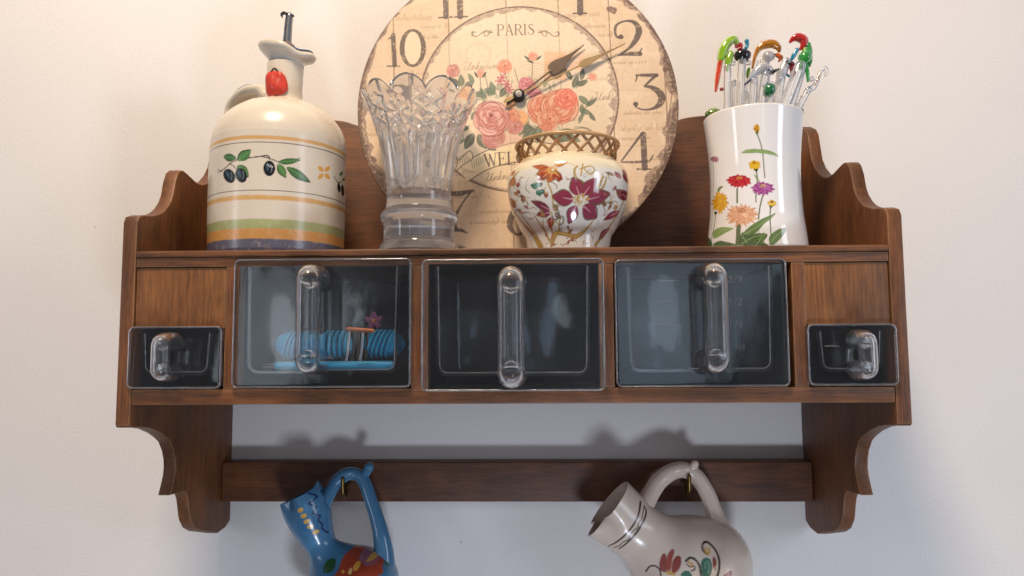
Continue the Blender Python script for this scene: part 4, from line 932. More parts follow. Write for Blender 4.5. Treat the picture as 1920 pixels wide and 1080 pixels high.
# side blooms
for (x, y, L, wd, a, c) in ((1176, 345, 28, 12, -110, CR2), (1178, 375, 30, 14, 220, '7a2438'), (1170, 395, 28, 12, 150, '8c3048'), (1165, 425, 26, 11, 130, '7a2438'), (1160, 335, 16, 7, -130, 'a05060'), (962, 350, 18, 10, -70, 'b8703c'), (958, 372, 18, 10, 80, 'a85a30'), (960, 330, 12, 7, -60, 'b8703c'), (1150, 330, 18, 5, -160, '9a8a60')): petal(x, y, L, wd, a, c)
for (x, y) in ((976, 350), (973, 363), (978, 340), (1104, 322), (1095, 330), (1134, 414)): A.line([(x+3*cos(t), y+3*sin(t)) for t in np.linspace(0, 5.5, 7)], 1.1, '4a6a6a', .8, 2)
g8 = random.Random(11)
for k in range(75):
    x, y = g8.uniform(958, 1172), g8.uniform(322, 452)
    if abs(x-1088) < 42 and abs(y-375) < 42: continue
    a = g8.uniform(0, 360); L = g8.uniform(9, 20); c, q = cos(radians(a)), sin(radians(a))
    A.line([(x, y), (x+L*.4*c-4*q, y+L*.4*q+4*c), (x+L*c, y+L*q)], [1, 2.4, 1], g8.choice([GD, GD2, '9a6a48', '8a5a50']), .85)
    if k % 2: petal(x+L*c, y+L*q, g8.uniform(7, 12), g8.uniform(4, 7), a+g8.uniform(-50, 50), g8.choice(['9a4448', '8a5a34', 'b08050', '7a4a50']), 'd0a080')
A.line([(1052, 312), (1065, 306), (1080, 312)], 1.5, 'b0a060', .7); A.line([(1005, 330), (1020, 320), (1040, 314)], 1.5, 'd0a060', .7)
# thin outlines
for pts in ([(1128, 380), (1126, 398), (1120, 415)], [(1050, 355), (1044, 372), (1048, 385)], [(994, 335), (988, 345)], [(1000, 372), (1012, 380), (1020, 380)]): A.line(pts, 1.0, OUT, .7)
C = A.C
M_porc = painted('painted_porcelain', .10, .5, .0, 40, .02)
np_mesh('body', G.reshape(-1, 3), quads(len(pp), len(th)), M_porc, pot, cols=C)
M_gilt = add_noise(mat('worn_gilding', '9c6f42', .38, .05, coat=.15), 90, .25, .1)
M_gilt2 = add_noise(mat('gilded_rim', 'b88e5e', .34, .1, coat=.2), 60, .15, .1)
zc0 = pp[npo-1][1]; rc0 = pp[npo-1][0]; rt = prof_px(px_, py_, [(95.5, 277)], 1065)[0]; zc1, rc1 = rt[1], rt[0]
NL = 20; adv = 1.2*2*pi/NL; parts = []
for sgn in (1, -1):
    for k in range(NL):
        a0 = k*2*pi/NL+(.0 if sgn > 0 else .11); pts = []
        for t in np.linspace(0, 1, 7):
            a = a0+sgn*(adv*t-adv/2); r = rc0-.0016+(rc1-rc0)*t+(.0003 if sgn > 0 else -.0003); pts.append((px_+r*sin(a), py_-r*cos(a), zc0-.0005+(zc1-zc0+.0005)*t))
        parts.append(sweep(pts, .00135, seg=8, n=2, ref=(.3, .2, 1), caps=False))
V, Q = join(parts); np_mesh('lattice_collar', V, Q, M_gilt, pot)
def ringm(name, x, y, z, r, rad, m_, par, wave=0, fl_=1.0):
    t = np.linspace(0, 2*pi, 97)[:-1]; P = np.c_[x+r*np.sin(t), y-r*np.cos(t), z+wave*np.sin(t*3)]
    a = np.arange(10)/10*2*pi; V = P[:, None]+(np.c_[np.sin(t), -np.cos(t), 0*t][:, None]*np.cos(a)[None, :, None]*rad+np.array([0, 0, 1])*np.sin(a)[None, :, None]*rad*fl_)
    Q = [(i*10+j, i*10+(j+1) % 10, ((i+1) % 96)*10+(j+1) % 10, ((i+1) % 96)*10+j) for i in range(96) for j in range(10)]
    return np_mesh(name, V.reshape(-1, 3), Q, m_, par)
ringm('rim', px_, py_, zc1+.0005, rc1, .0017, M_gilt2, pot); ringm('collar_base', px_, py_, zc0+.0002, rc0-.0012, .0015, add_noise(mat('cream_porcelain', 'e2d3a8', .15, coat=.4), 40, .06), pot)

# ---- white cup with garden flowers
cx_, cy_ = at_y(1415, 340, -.150)[0], -.150
cup = root('flower_cup', 'tall white waisted cup printed with zinnia flowers, holding glass stirrers', 'cup', (cx_, cy_, ZS))
hc = prof_px(cx_, cy_, [(91.5, 459), (89, 440), (85, 410), (83, 378), (82, 345), (82.5, 315), (84.5, 280), (88, 245), (90.5, 224)], 1415)
pc_ = [(0, ZS), (hc[0][0]-.002, ZS), (hc[0][0]-.0002, ZS+.0015), (hc[0][0]+.0003, ZS+.004)]+[tuple(p) for p in hc[1:]]
pc_ = np.r_[resample(pc_[:4], .0008)[:-1], resample(cat(pc_[3:], 7), .0006)]
rtop, ztop = pc_[-1]
ci = [(rtop-.0008, ztop+.0010), (rtop-.0020, ztop+.0004), (rtop-.0030, ztop-.006), (rtop-.0065, ztop-.05), (rtop-.006, ZS+.010), (.025, ZS+.005), (.0005, ZS+.005)]
pcc = np.r_[pc_, resample(ci, .002)]
th = angles(300, 50)
G, R, Z, T = lathe_grid(cx_, cy_, pcc, th)
RC = .0415
cm = lambda x, y: (lambda q: np.array([q[0]*RC, q[1]])*1000)(on_cyl(cx_, cy_, RC, x, y))
Pc = np.c_[(((T+pi) % (2*pi)-pi)*RC*1000).ravel(), (Z*1000).ravel()]
A = Art(Pc, 'ece8e4', cm, .44, .28)
g1, g2, g3 = '5e7a3c', '7d9a52', '46602e'
def px6(L): return [(1300+x/3.723, 190+y/3.723) for x, y in L]
for pts, wd in (([(445, 225), (470, 290), (485, 350), (495, 440), (502, 530)], 2.2), ([(440, 480), (448, 540), (440, 600), (437, 700)], 2.4), ([(300, 610), (302, 705)], 4), ([(485, 660), (465, 740), (455, 820)], 2.8), ([(540, 745), (535, 830), (540, 1000)], 2.4), ([(320, 870), (318, 1010)], 9), ([(150, 780), (148, 880), (135, 1005)], 2.8), ([(128, 420), (126, 600), (130, 780), (132, 900)], 1.4)):
    A.line(px6(pts), wd, '5d6a3e' if wd > 2 else '7a7a4e', .95)
for L, c in (([(332, 357), (370, 335), (430, 330), (520, 338), (570, 355), (606, 382), (560, 372), (500, 362), (430, 357), (370, 360)], g2), ([(355, 920), (390, 880), (430, 850), (480, 820), (540, 795), (578, 778), (545, 815), (490, 860), (450, 910), (400, 945), (370, 950)], g1),
             ([(522, 960), (545, 925), (590, 895), (638, 885), (630, 920), (600, 960), (560, 1000), (530, 1006)], g1), ([(330, 1005), (335, 940), (350, 915), (380, 940), (440, 925), (505, 925), (512, 945), (490, 985), (520, 1010), (400, 1012)], g3), ([(150, 950), (150, 905), (190, 882), (250, 880), (285, 890), (240, 915), (190, 945), (160, 958)], g2),
             ([(155, 1010), (190, 975), (230, 980), (290, 995), (310, 1010)], g3), ([(105, 1010), (102, 960), (120, 950), (145, 985), (145, 1012)], g3), ([(155, 620), (170, 595), (200, 592), (180, 612), (165, 640)], g1), ([(420, 500), (440, 520), (470, 560), (440, 540)], g2)):
    A.poly(px6(L), c, .95, True)
for pts in ([(360, 930), (440, 880), (560, 795)], [(530, 990), (580, 935), (630, 892)], [(150, 950), (210, 900), (280, 890)], [(340, 350), (450, 345), (590, 370)], [(340, 1000), (420, 950), (500, 935)], [(350, 950), (380, 990)], [(440, 1005), (470, 960)]): A.line(px6(pts), 1.1, 'a9bd84', .85)
for k in range(26): x, y = random.uniform(340, 500), random.uniform(930, 1005); A.line(px6([(x, y), (x+18, y-22)]), 1.2, [g2, g3][k % 2], .7, 1)
def zinnia(x, y, rx, ry, cols, n, cen, rows=3, wd=.35, drop=0.25):
    g = random.Random(int(x)); x, y = px6([(x, y)])[0]; rx /= 3.723; ry /= 3.723
    for r_ in range(rows):
        f = 1-.24*r_
        for k in range(n):
            t = k*2*pi/n+r_*.3+g.uniform(-.12, .12); L = g.uniform(.88, 1.08)*f
            ex, ey = x+rx*L*cos(t), y+ry*L*sin(t)+drop*ry*(1-r_*.4)
            a = math.degrees(atan2(ey-y, ex-x)); D = math.hypot(ex-x, ey-y)
            A.leaf(x, y, D*1.03, rx*wd*1.15, a, cols[2], None, .8); A.leaf(x, y, D, rx*wd, a, cols[(k+r_) % 2]); A.line([(x+(ex-x)*.35, y+(ey-y)*.35), (ex, ey)], .8, cols[2], .6, 1)
    if cen:
        for k in range(16): q = .06*k; A.ell(x+rx*.28*sqrt(k/16)*cos(k*2.4), y-ry*.28+ry*.22*sqrt(k/16)*sin(k*2.4), 1.4, 1.1, [cen, '8a4a20'][k % 3 == 0], .95, n=7)
zinnia(314, 545, 92, 48, ('c4202c', 'd83a3c', '7a101c'), 15, 'd89a50', 3)
zinnia(487, 600, 84, 52, ('a84c90', 'bc6aa6', '702860'), 13, 'd8b080', 2, .36, .15)
zinnia(335, 785, 118, 82, ('e0aa84', 'eec29c', 'b06a4c'), 20, 'a86a40', 3, .24, .15)
zinnia(178, 695, 62, 78, ('e2a820', 'eebc38', 'a86c10'), 15, None, 4, .40, .1)
zinnia(428, 438, 46, 36, ('eebc20', 'f4cc40', 'b8840c'), 14, 'd09020', 3, .4, .1)
zinnia(552, 708, 36, 26, ('ecc040', 'f2d060', 'b88a20'), 11, '8a5a20', 2, .4, .1)
zinnia(140, 400, 34, 26, ('a86a80', 'b87a90', '6a3a50'), 9, None, 2, .24, .2)
A.ell(*px6([(442, 190)])[0], 6, 7.5, 'd8a030'); A.ell(*px6([(442, 196)])[0], 3, 4.5, '7a4a18', .8)
for k in range(6): A.line(px6([(442, 190), (442+22*cos(k), 188+26*sin(k))]), 1.4, ['e8b848', 'a06a18'][k % 2], .9, 1)
A.poly(px6([(432, 212), (458, 212), (450, 232), (440, 232)]), '5d6a3e'); A.poly(px6([(420, 468), (456, 468), (444, 490), (436, 490)]), '3f4a28'); A.poly(px6([(530, 728), (560, 728), (546, 748), (538, 748)]), '5d6a3e')
A.poly(px6([(138, 770), (165, 770), (156, 790), (142, 790)]), '3f4a28')
M_china = painted('printed_white_china', .09, .5, 0, 40, .015)
np_mesh('body', G.reshape(-1, 3), quads(len(pcc), len(th)), M_china, cup, cols=A.C)

# ------------------------------------------------------------------ glass stirrers standing in the cup
gs = 'glass stirrers with animal heads standing in the white cup'
def cg(name, hexc, rough=.06, tr=.35):
    M = mat(name, hexc, rough, trans=tr, ior=1.45, coat=.3); return add_noise(M, 160, .22)
M_lime, M_green, M_redg, M_orange = cg('lime_glass', '9ac428'), cg('green_glass', '3aa043'), cg('red_glass', 'c42a20'), cg('orange_red_glass', 'd8481c')
M_amber, M_bluegl, M_blackg, M_white = cg('amber_glass', 'c8841c'), cg('sky_blue_glass', '2f8cae'), cg('black_glass', '201c1c', .08, .1), cg('milky_glass', 'cfcfd4', .08, .55)
M_yel, M_navy, M_dgreen, M_oran2 = cg('yellow_glass', 'd8c420'), cg('navy_glass', '26264a', .08, .1), cg('deep_green_glass', '2a7a46'), cg('orange_glass', 'e07430')
M_crim = cg('crimson_glass', 'a01c30')
ybase = cy_
def P3(x, y, d=0): return at_y(x, y, ybase+d)
def stirrer(label, top, foot, d, rad, parts, m_=None):
    """rod from its head (photo px) down past the rim at px foot; d = depth inside the cup"""
    t, f_ = P3(top[0], top[1], d), P3(foot[0], foot[1], d)
    v = (f_-t); v /= abs(v[2])+1e-9
    L = t[2]-(ZS+.0105); b = t+v*min(L, .9)
    lim = rtop-.0115
    q = b[:2]-np.array([cx_, cy_]); nrm = np.linalg.norm(q)
    if nrm > lim-.004: b[:2] = np.array([cx_, cy_])+q*(lim-.004)/nrm
    O = root('glass_stirrer', label, 'stirrer', tuple(b), gs)
    tube('rod', [tuple(b), tuple(f_*.5+b*.5), tuple(f_), tuple(t)], rad*1.15, m_ or M_rod, O, seg=14, n=3)
    for pt in parts:
        nm, kind, mm = pt[0], pt[1], pt[2]
        if kind == 'blob':
            x, y, rx, ry, rot = pt[3]; c = P3(x, y, d-.002*(len(pt) > 4)*(pt[4] if len(pt) > 4 else 0)); k_ = .00046
            V, Q = blob(tuple(c), (rx*k_, min(rx, ry)*k_*.95, ry*k_), 16, 9, radians(rot), .02)
            np_mesh(nm, V, Q, mm, O)
        else:
            pts, rr_ = pt[3], pt[4]; dd = pt[5] if len(pt) > 5 else 0
            tube(nm, [tuple(P3(x, y, d-dd)) for x, y in pts], [r*.00046 for r in rr_], mm, O, seg=12, n=5)
    return O
eye = lambda x, y: ('eye', 'blob', M_blackg, (x, y, 2.0, 2.0, 0), 3)
stirrer('glass stirrer with lime green parrot and long orange tail, leftmost of all', (1364, 126), (1364, 204), -.012, .0031,
        [('bird_body', 'tube', M_lime, [(1382, 81), (1376, 74), (1365, 80), (1357, 92), (1352, 108), (1350, 118)], [5, 8, 9.5, 10, 8, 4]), ('breast', 'tube', M_lime, [(1370, 100), (1366, 115), (1363, 128)], [6, 8, 5]), ('tail', 'tube', M_orange, [(1351, 113), (1348, 130), (1345, 150), (1342, 171)], [5.5, 5.5, 5, 2.5]), ('tail_tip', 'blob', M_crim, (1353, 167, 4, 4, 0)), ('beak', 'tube', M_redg, [(1381, 87), (1388, 83), (1390, 88), (1384, 92)], [4, 4, 3, 2]), ('eye', 'blob', M_blackg, (1380, 83, 2, 2, 0), 4)])
stirrer('glass stirrer with round black head and two clear feet, right of the lime parrot', (1391, 112), (1388, 204), -.008, .0037,
        [('head', 'blob', M_blackg, (1391.7, 104, 17.5, 13.5, 0)), ('foot', 'blob', M_rod, (1375, 119, 5, 5, 0)), ('foot', 'blob', M_rod, (1404, 118, 6, 5, 0)), ('knob', 'tube', M_bluegl, [(1399, 90), (1401, 84), (1400, 77)], [4, 4, 5]), ('beak', 'blob', M_redg, (1388, 88, 5, 4, 0), 1)])
stirrer('glass stirrer with arched amber bird and orange beak, in the middle', (1436, 112), (1430, 202), .004, .0035,
        [('bird_body', 'tube', M_amber, [(1411, 127), (1415, 108), (1422, 92), (1434, 84), (1448, 82), (1458, 88), (1461, 95)], [2.5, 4, 6.5, 9, 9, 7, 4]), ('crest', 'tube', M_amber, [(1428, 83), (1427, 77)], [2, 1]), ('breast', 'blob', M_white, (1441, 106, 13, 11, 10)), ('beak', 'tube', M_oran2, [(1457, 103), (1464, 108), (1460, 115)], [4.5, 5, 2]), ('eye', 'blob', M_blackg, (1453, 102, 2, 2, 0), 5)])
stirrer('glass stirrer with pale grey bird, black beak and navy tail tip, front centre', (1436, 140), (1425, 204), -.018, .0036,
        [('bird_body', 'tube', M_white, [(1404, 150), (1414, 138), (1428, 128), (1440, 130), (1448, 136)], [3, 7, 10, 9, 5]), ('head', 'blob', M_white, (1442, 131, 8, 8, 0)), ('tail_tip', 'tube', M_navy, [(1405, 150), (1397, 158)], [3.5, 2]), ('beak', 'tube', M_blackg, [(1448, 135), (1455, 132), (1462, 129)], [3.6, 3, 1], .003), eye(1442, 131)])
stirrer('glass stirrer with milky white bird and short black beak, beside the red capped parrot', (1465, 148), (1456, 204), -.010, .0034,
        [('bird_body', 'tube', M_white, [(1474, 114), (1470, 126), (1464, 140), (1458, 154)], [8, 10, 10, 4]), ('beak', 'tube', M_blackg, [(1475, 119), (1482, 120), (1489, 119)], [2.5, 2.2, .8], .003), ('eye', 'blob', M_blackg, (1476, 115, 2.6, 2.2, 0), 5), ('wing', 'tube', M_crim, [(1484, 120), (1487, 130), (1484, 140)], [6, 7, 3]), ('wing', 'tube', M_bluegl, [(1473, 138), (1482, 145)], [2.5, 2.5])])
stirrer('thick glass stirrer with green parrot and large red cap, tilted to the right', (1500, 124), (1470, 203), -.014, .0048,
        [('bird_body', 'tube', M_green, [(1515, 84), (1514, 98), (1508, 110), (1504, 120)], [6, 10, 13, 7]), ('wing', 'tube', M_green, [(1518, 96), (1519, 112), (1518, 124)], [4, 5, 2]), ('cap', 'tube', M_redg, [(1482, 78), (1488, 72), (1497, 70), (1507, 76), (1506, 86), (1500, 92)], [3.5, 7, 9, 9, 7, 3]), ('neck', 'tube', M_lime, [(1512, 86), (1508, 96)], [5, 5]), ('tail', 'tube', M_green, [(1511, 122), (1514, 138), (1515, 152)], [5, 4, 2.5]), ('wing_tip', 'tube', M_bluegl, [(1494, 94), (1488, 104), (1484, 112)], [5, 5, 3]), ('eye', 'blob', M_blackg, (1514, 86, 2.4, 2.4, 0), 5)])
stirrer('glass stirrer with deep green oval drop, low in the centre of the cup', (1444, 180), (1446, 204), -.022, .0028, [('drop', 'blob', M_dgreen, (1443, 169, 12, 14, 20)), ('ring', 'tube', M_rod, [(1431, 160), (1440, 154), (1454, 158)], [3, 3, 3])])
stirrer('clear glass stirrer with amber hooked end reaching out to the right', (1516, 168), (1496, 205), -.006, .0029,
        [('hook', 'tube', M_rod, [(1516, 168), (1525, 164), (1532, 152), (1537, 138), (1545, 127), (1550, 132), (1548, 141)], [6, 6.5, 5, 4, 4, 4, 3]), ('amber_stripe', 'tube', M_amber, [(1530, 158), (1534, 148), (1536, 137), (1541, 130)], [2.5, 3.2, 3.2, 2]), ('knob', 'blob', M_rod, (1522, 148, 5, 6, 0))])
stirrer('clear glass stirrer with small yellow drop near the rim, left of centre', (1398, 176), (1400, 204), .004, .0026, [('drop', 'blob', M_yel, (1397, 181, 4.5, 7, 0)), ('leaf', 'tube', M_lime, [(1404, 130), (1402, 140), (1404, 148)], [4, 4.5, 3]), ('stem', 'tube', M_rod, [(1398, 178), (1401, 160), (1403, 146)], [3, 3, 3])])
stirrer('glass stirrer with green speckled ball hanging over the left rim', (1345, 213), (1352, 222), .026, .0026, [('ball', 'blob', M_speck if False else add_noise(cg('speckled_green_glass', '6f8a3e', .15, .2), 900, .8), (1339, 214, 19, 13, 0))])
stirrer('glass stirrer with dark blue tip just behind the right rim', (1497, 207), (1490, 222), .010, .0028, [('tip', 'tube', M_navy, [(1497, 198), (1502, 206), (1504, 213)], [3.5, 4.5, 4]), ('band', 'blob', M_bluegl, (1493, 199, 5, 6, 30))])
for lb, tx, ty, fx, d, r_ in (('plain clear glass stirrer directly left of the deep green drop', 1414, 150, 1410, -.016, .0034), ('plain thin clear stirrer between lime parrot and black head', 1377, 155, 1378, .006, .0026), ('plain clear stirrer just right of the deep green drop', 1462, 150, 1455, .010, .0034),
                        ('plain clear stirrer standing behind the thick tilted parrot stirrer', 1504, 132, 1482, .014, .0034), ('plain clear stirrer at the back, behind the amber bird', 1424, 118, 1420, .020, .0034)):
    stirrer(lb, (tx, ty), (fx, 204), d, r_, [('tip', 'blob', M_rod, (tx, ty, 6, 7, 0))])

# ------------------------------------------------------------------ hanging jugs
def front_mp(Y):
    return lambda x, y: np.array([at_y(x, y, Y)[0], at_y(x, y, Y)[2]])*1000
M_whiteg = painted('white_jug_glaze', .26, .12, .16, 30, .07)
M_blueg = painted('blue_jug_glaze', .24, .15, .22, 40, .12)
def grid_tube(pts, rad, seg, n, pinch=None, flat=1.0):
    return sweep(pts, rad, seg=seg, n=n, caps=False, fn=pinch, flat=flat)
# white jug: axis runs from the mouth (upper left, leaning to the room) into the body
wj = root('hanging_white_jug', 'cream white glazed jug with stripes and folk flowers, hung tilted from the right hook', 'jug', (H2[0], -.060, H2[2]), 'jugs hanging from the lower rail')
SW = 380; PH1, PH2 = radians(250), radians(165)
ax_ = [((1139, 952), -.0745), ((1150, 961), -.0745), ((1163, 972), -.0742), ((1176, 983), -.0740), ((1190, 994), -.0735), ((1207, 1007), -.073), ((1225, 1022), -.072), ((1250, 1042), -.070), ((1280, 1066), -.067), ((1308, 1088), -.066), ((1335, 1110), -.066), ((1358, 1129), -.066), ((1372, 1140), -.066)]
rad_w = [56, 54.5, 53, 51.5, 50.5, 52, 61, 83, 102, 108, 98, 72, 50]
s_ = .000575
pts = [tuple(at_y(x, y, d)) for (x, y), d in ax_]
def pinch_w(V, P, R, T, B, N, th):
    k = len(P); t = np.arange(k)/k
    fade = np.clip(1-t/.20, 0, 1)[:, None]**1.3
    # spout: two dents either side of the lowest-left quarter of the rim
    f = np.angle(np.exp(1j*(th[None]-PH1)))
    dent = .34*np.exp(-(f/.30)**2)*fade
    f2 = np.angle(np.exp(1j*(th[None]-PH2))); dent2 = .34*np.exp(-(f2/.30)**2)*fade
    out = .10*np.exp(-(np.angle(np.exp(1j*(th[None]-(PH1+PH2)/2)))/.5)**2)*fade
    sc_ = 1-dent-dent2+out*.6
    return P[:, None]+(V-P[:, None])*sc_[..., None]
Vo, Qo = grid_tube(pts, [r*s_ for r in rad_w], SW, 26, pinch_w)
# inner wall of the neck
pin = [pts[0], pts[1], pts[2], pts[3], pts[4], pts[5]]
k1 = len(Vo)//SW
# same pinch on the inside, matched to path length
PHs = (PH1, PH2)
def pinch_in(V, P, R, T, B, N, th):
    k = len(P); t = np.arange(k)*1.0/k1
    fade = np.clip(1-t/.20, 0, 1)[:, None]**1.3
    g = lambda c, w_: np.exp(-(np.angle(np.exp(1j*(th[None]-c)))/w_)**2)*fade
    return P[:, None]+(V-P[:, None])*(1-.34*g(PH1, .3)-.34*g(PH2, .3)+.10*g((PH1+PH2)/2, .5))[..., None]
Vi, Qi = grid_tube(pin, [r*s_-.0032 for r in rad_w[:6]], SW, 26, pinch_in)
V = np.r_[Vo, Vi]; off = len(Vo)
Q = [tuple(q) for q in Qo]+[tuple(int(i)+off for i in q[::-1]) for q in Qi]+[(j, (j+1) % SW, off+(j+1) % SW, off+j)[::-1] for j in range(SW)]
last = off-SW; Q.append(tuple(last+j for j in range(SW)))
mpw = front_mp(-.118); Pw = np.c_[V[:, 0], V[:, 2]]*1000
A = Art(Pw, 'd8c6b5', mpw, .47, .45)
gn = fbm(Pw[:, 0]+400, Pw[:, 1], .03, 51); A._put(np.arange(len(Pw)), (gn-.5)*1.2, 'c2ab98')
for pts_, wd in (([(1209, 953), (1200, 978), (1178, 1008), (1147, 1039)], [5, 3.5, 4, 3]), ([(1217, 962), (1218, 975), (1196, 1008), (1166, 1042)], [2, 4, 4.5, 2.5]), ([(1216, 960), (1212, 972), (1208, 982), (1202, 988), (1200, 996), (1192, 1002), (1186, 1010), (1182, 1020), (1172, 1026), (1166, 1034), (1156, 1041)], 2)): A.line(pts_, wd, '3a1f1c', .95)
def p7(L): return [(1070+x/4.5, 840+y/4.5) for x, y in L]
for L, c in (([(775, 1060), (765, 1000), (790, 930), (820, 925), (825, 990), (820, 1060)], '8a2f26'), ([(825, 1040), (830, 940), (875, 880), (892, 900), (870, 960), (850, 1050)], '9a3a2a'), ([(860, 1060), (870, 980), (905, 932), (940, 935), (935, 1000), (890, 1060)], '8a2f26'), ([(820, 1080), (830, 1050), (870, 1060), (890, 1080)], 'c79a4a'),
             ([(1100, 980), (1130, 940), (1175, 940), (1192, 980), (1180, 1040), (1150, 1080), (1110, 1080)], '2f6a58'), ([(930, 1080), (960, 1040), (1000, 1040), (1020, 1080)], '2f6a58'), ([(1200, 1010), (1205, 940), (1225, 930), (1232, 970), (1215, 1020)], '8a3a30'), ([(1250, 1080), (1330, 1030), (1350, 1030), (1350, 1065), (1290, 1080)], '9a5a4a')): A.poly(p7(L), c, .95, True)
for L, wd in (([(660, 1090), (690, 1040), (730, 1028), (765, 1050), (775, 1100)], 3), ([(980, 965), (1010, 938), (1050, 945), (1085, 990), (1095, 1080)], 4), ([(1165, 910), (1140, 890), (1130, 860), (1150, 830), (1190, 830), (1240, 880), (1258, 950), (1240, 1030), (1210, 1090)], 4), ([(985, 985), (1010, 1005), (1045, 1000), (1045, 1025), (1020, 1035)], 2.5)): A.line(p7(L), wd, '2c1c14', .95)
for L, wd in (([(1160, 870), (1155, 895), (1180, 905), (1185, 870)], 4), ([(1000, 970), (1030, 985), (1020, 1000)], 4)): A.line(p7(L), wd, 'c79a3a', .9)
A.line(p7([(1160, 960), (1168, 1000), (1155, 1050)]), 1.6, '9ac0a8', .9); A.line(p7([(1140, 970), (1135, 1010)]), 1.2, '9ac0a8', .8)
np_mesh('body', V, Q, M_whiteg, wj, cols=A.C)
hw = [((1203, 968), -.076), ((1208, 950), -.072), ((1220, 925), -.064), ((1238, 900), -.056), ((1262, 884), -.052), ((1284, 882), -.047), ((1306, 894), -.047), ((1326, 925), -.050), ((1338, 958), -.056), ((1350, 990), -.062), ((1362, 1018), -.068)]
Vh, Qh = sweep([tuple(at_y(x, y, d)) for (x, y), d in hw], [r*.00056 for r in (19, 17.5, 16, 15.5, 15, 14.5, 14.5, 14.5, 15, 18, 26)], seg=28, n=8)
M_creamh = add_noise(mat('white_jug_handle_glaze', 'd2c0b0', .26, coat=.12), 30, .07, .16)
np_mesh('handle', Vh, Qh, M_creamh, wj)
V, Q = sweep([tuple(at_y(x, y, d)) for (x, y), d in (((1290, 884), -.047), ((1299, 876), -.049), ((1303, 870), -.050))], [.0050, .0046, .0040], seg=16, n=5); np_mesh('thumb_rest', V, Q, M_creamh, wj)

# blue jug
bj = root('hanging_blue_jug', 'blue glazed jug with orange flowers and beak spout, hung from the left hook', 'jug', (H1[0], -.060, H1[2]), 'jugs hanging from the lower rail')
axb = [((564, 928), -.070), ((570, 942), -.070), ((577, 960), -.070), ((585, 982), -.070), ((595, 1006), -.070), ((606, 1028), -.070), ((620, 1050), -.069), ((636, 1075), -.068), ((650, 1100), -.068), ((664, 1130), -.068), ((674, 1155), -.068), ((680, 1172), -.068)]
rb = [37, 39, 39.5, 36, 29.5, 27, 44, 72, 88, 84, 62, 40]
ptb = [tuple(at_y(x, y, d)) for (x, y), d in axb]; s_ = .000575
def pinch_b(V, P, R, T, B, N, th):
    k = len(P); t = np.arange(k)/290.
    fade = np.clip(1-t/.28, 0, 1)[:, None]**1.2
    g = lambda c, w_: np.exp(-(np.angle(np.exp(1j*(th[None]-radians(c))))/w_)**2)*fade
    sc_ = 1-.34*g(240, .42)-.34*g(125, .42)+.05*g(180, .4)
    W_ = P[:, None]+(V-P[:, None])*sc_[..., None]
    W_ = W_+T[:, None]*(-.0055*g(10, .6)+.006*g(180, .5)*0)[..., None]
    return W_
Vo, Qo = grid_tube(ptb, [r*s_ for r in rb], SW, 26, pinch_b)
Vi, Qi = grid_tube(ptb[:5], [r*s_-.0030 for r in rb[:5]], SW, 26, pinch_b)
off = len(Vo); V = np.r_[Vo, Vi]
Q = [tuple(q) for q in Qo]+[tuple(int(i)+off for i in q[::-1]) for q in Qi]+[(j, (j+1) % SW, off+(j+1) % SW, off+j)[::-1] for j in range(SW)]
last = off-SW; Q.append(tuple(last+j for j in range(SW)))
mpb = front_mp(-.112); Pb = np.c_[V[:, 0], V[:, 2]]*1000
A = Art(Pb, '427294', mpb, .48, .45)
gn = fbm(Pb[:, 0]+600, Pb[:, 1], .06, 61); A._put(np.arange(len(Pb)), (gn-.48)*1.6, '2a6390'); A._put(np.arange(len(Pb)), (.45-gn)*1.6, '5a9cc4')
def p6(L): return [(490+x/4.5, 840+y/4.5) for x, y in L]
A.line(p6([(330, 425), (360, 435), (395, 465), (350, 500), (345, 515), (400, 545), (375, 590), (430, 625), (412, 660), (445, 700), (440, 735), (480, 785)]), 3, '14204a', .95, 2)
A.line(p6([(410, 420), (425, 445), (455, 480), (480, 495)]), 3, '1a3050', .8)
for (x, y) in ((275, 562), (303, 612), (328, 662), (355, 708), (395, 762)):
    A.ell(*p6([(x, y)])[0], 6.2, 4.6, 'd8a648', .95, -25); A.ell(*p6([(x+6, y-6)])[0], 2.2, 1.5, 'f0cc80', .8)
for L, c in (([(620, 1060), (640, 970), (700, 930), (790, 900), (860, 890), (930, 920), (980, 980), (975, 1060), (960, 1120), (620, 1120)], 'a8401e'), ([(480, 1030), (530, 990), (575, 995), (580, 1050), (540, 1090), (480, 1090)], '24481f'), ([(810, 880), (850, 860), (900, 870), (925, 900), (870, 905)], '24401f'), ([(985, 1030), (1030, 970), (1080, 955), (1100, 990), (1085, 1060), (1040, 1085), (1000, 1070)], '2c5230'), ([(1040, 910), (1070, 880), (1085, 900), (1080, 930), (1045, 930)], '234a34')): A.poly(p6(L), c, .95, True)
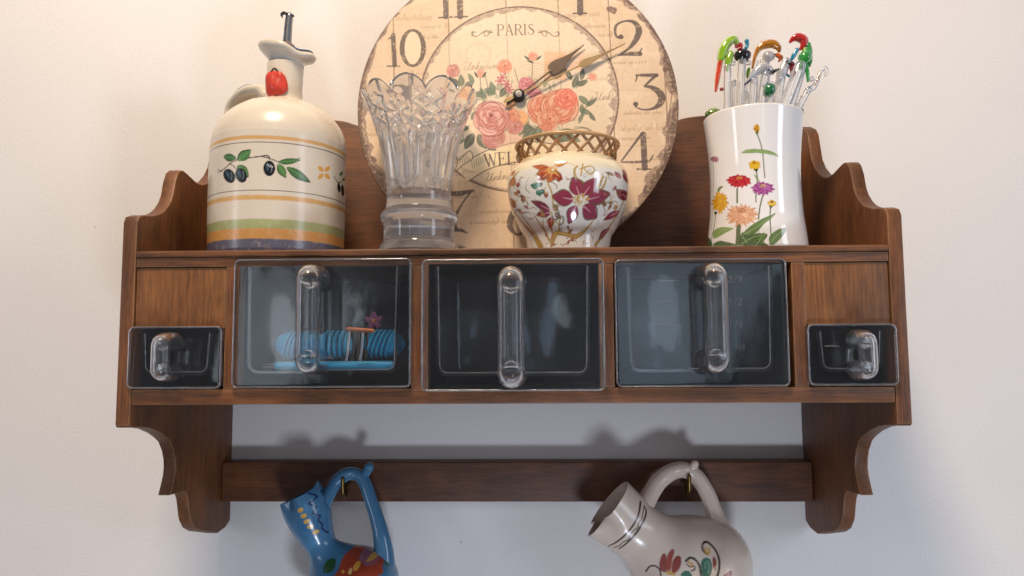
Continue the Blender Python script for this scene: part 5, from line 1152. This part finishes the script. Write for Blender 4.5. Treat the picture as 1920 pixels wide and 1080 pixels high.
for L, c, al in (([(770, 980), (800, 920), (850, 925), (870, 960), (900, 1010), (860, 1040), (800, 1010)], '7f6f86', .6), ([(840, 1010), (880, 965), (925, 965), (915, 1000), (870, 1012)], 'dba54a', 1), ([(745, 1040), (770, 1005), (800, 1020), (785, 1060), (760, 1062)], 'dba54a', 1), ([(710, 1075), (725, 1045), (745, 1065), (735, 1090)], 'ddb878', 1), ([(660, 1060), (680, 1072), (670, 1085), (650, 1075)], 'dba54a', 1)): A.poly(p6(L), c, al, True)
A.line(p6([(905, 850), (930, 820), (980, 820), (1015, 870), (1010, 925), (975, 948), (935, 935)]), 3, '101820', .95); A.ell(*p6([(945, 850)])[0], 4, 3.5, '16202c'); A.ell(*p6([(972, 900)])[0], 5, 5, '1c4048')
for L in ([(1020, 1070), (1050, 1020), (1090, 980)], [(1010, 1050), (1035, 1000), (1060, 985)], [(1045, 1075), (1075, 1030)]): A.line(p6(L), 1.6, '8ab0a0', .9)
A.line(p6([(800, 930), (790, 960), (790, 1000)]), 1.6, '8a7a90', .8); A.line(p6([(960, 930), (940, 990), (900, 1040)]), 1.6, '8a7a90', .8)
np_mesh('body', V, Q, M_blueg, bj, cols=A.C)
hb_ = [((598, 966), -.070), ((606, 945), -.068), ((617, 925), -.062), ((630, 905), -.055), ((646, 891), -.050), ((662, 888), -.046), ((676, 894), -.046), ((686, 910), -.048), ((696, 940), -.053), ((706, 970), -.058), ((715, 1005), -.064), ((720, 1040), -.066), ((718, 1068), -.068)]
Vh, Qh = sweep([tuple(at_y(x, y, d)) for (x, y), d in hb_], [r*.00056 for r in (17, 14.5, 12.5, 12.5, 12.5, 12, 12, 12, 12, 13, 15, 18, 22)], seg=26, n=8)
M_blueh = add_noise(mat('blue_handle_glaze', '427294', .2, coat=.3), 22, .15, .12)
np_mesh('handle', Vh, Qh, M_blueh, bj)
V, Q = sweep([tuple(at_y(x, y, d)) for (x, y), d in (((682, 894), -.046), ((688, 884), -.049), ((692, 876), -.051))], [.0048, .0046, .0052], seg=16, n=5); np_mesh('thumb_rest', V, Q, M_blueh, bj)
# stems linking beak lip and handle root
V, Q = sweep([tuple(at_y(x, y, d)) for (x, y), d in (((597, 918), -.071), ((600, 940), -.071), ((603, 962), -.071))], [.003, .006, .008], seg=14, n=5); np_mesh('handle_root', V, Q, M_blueh, bj)
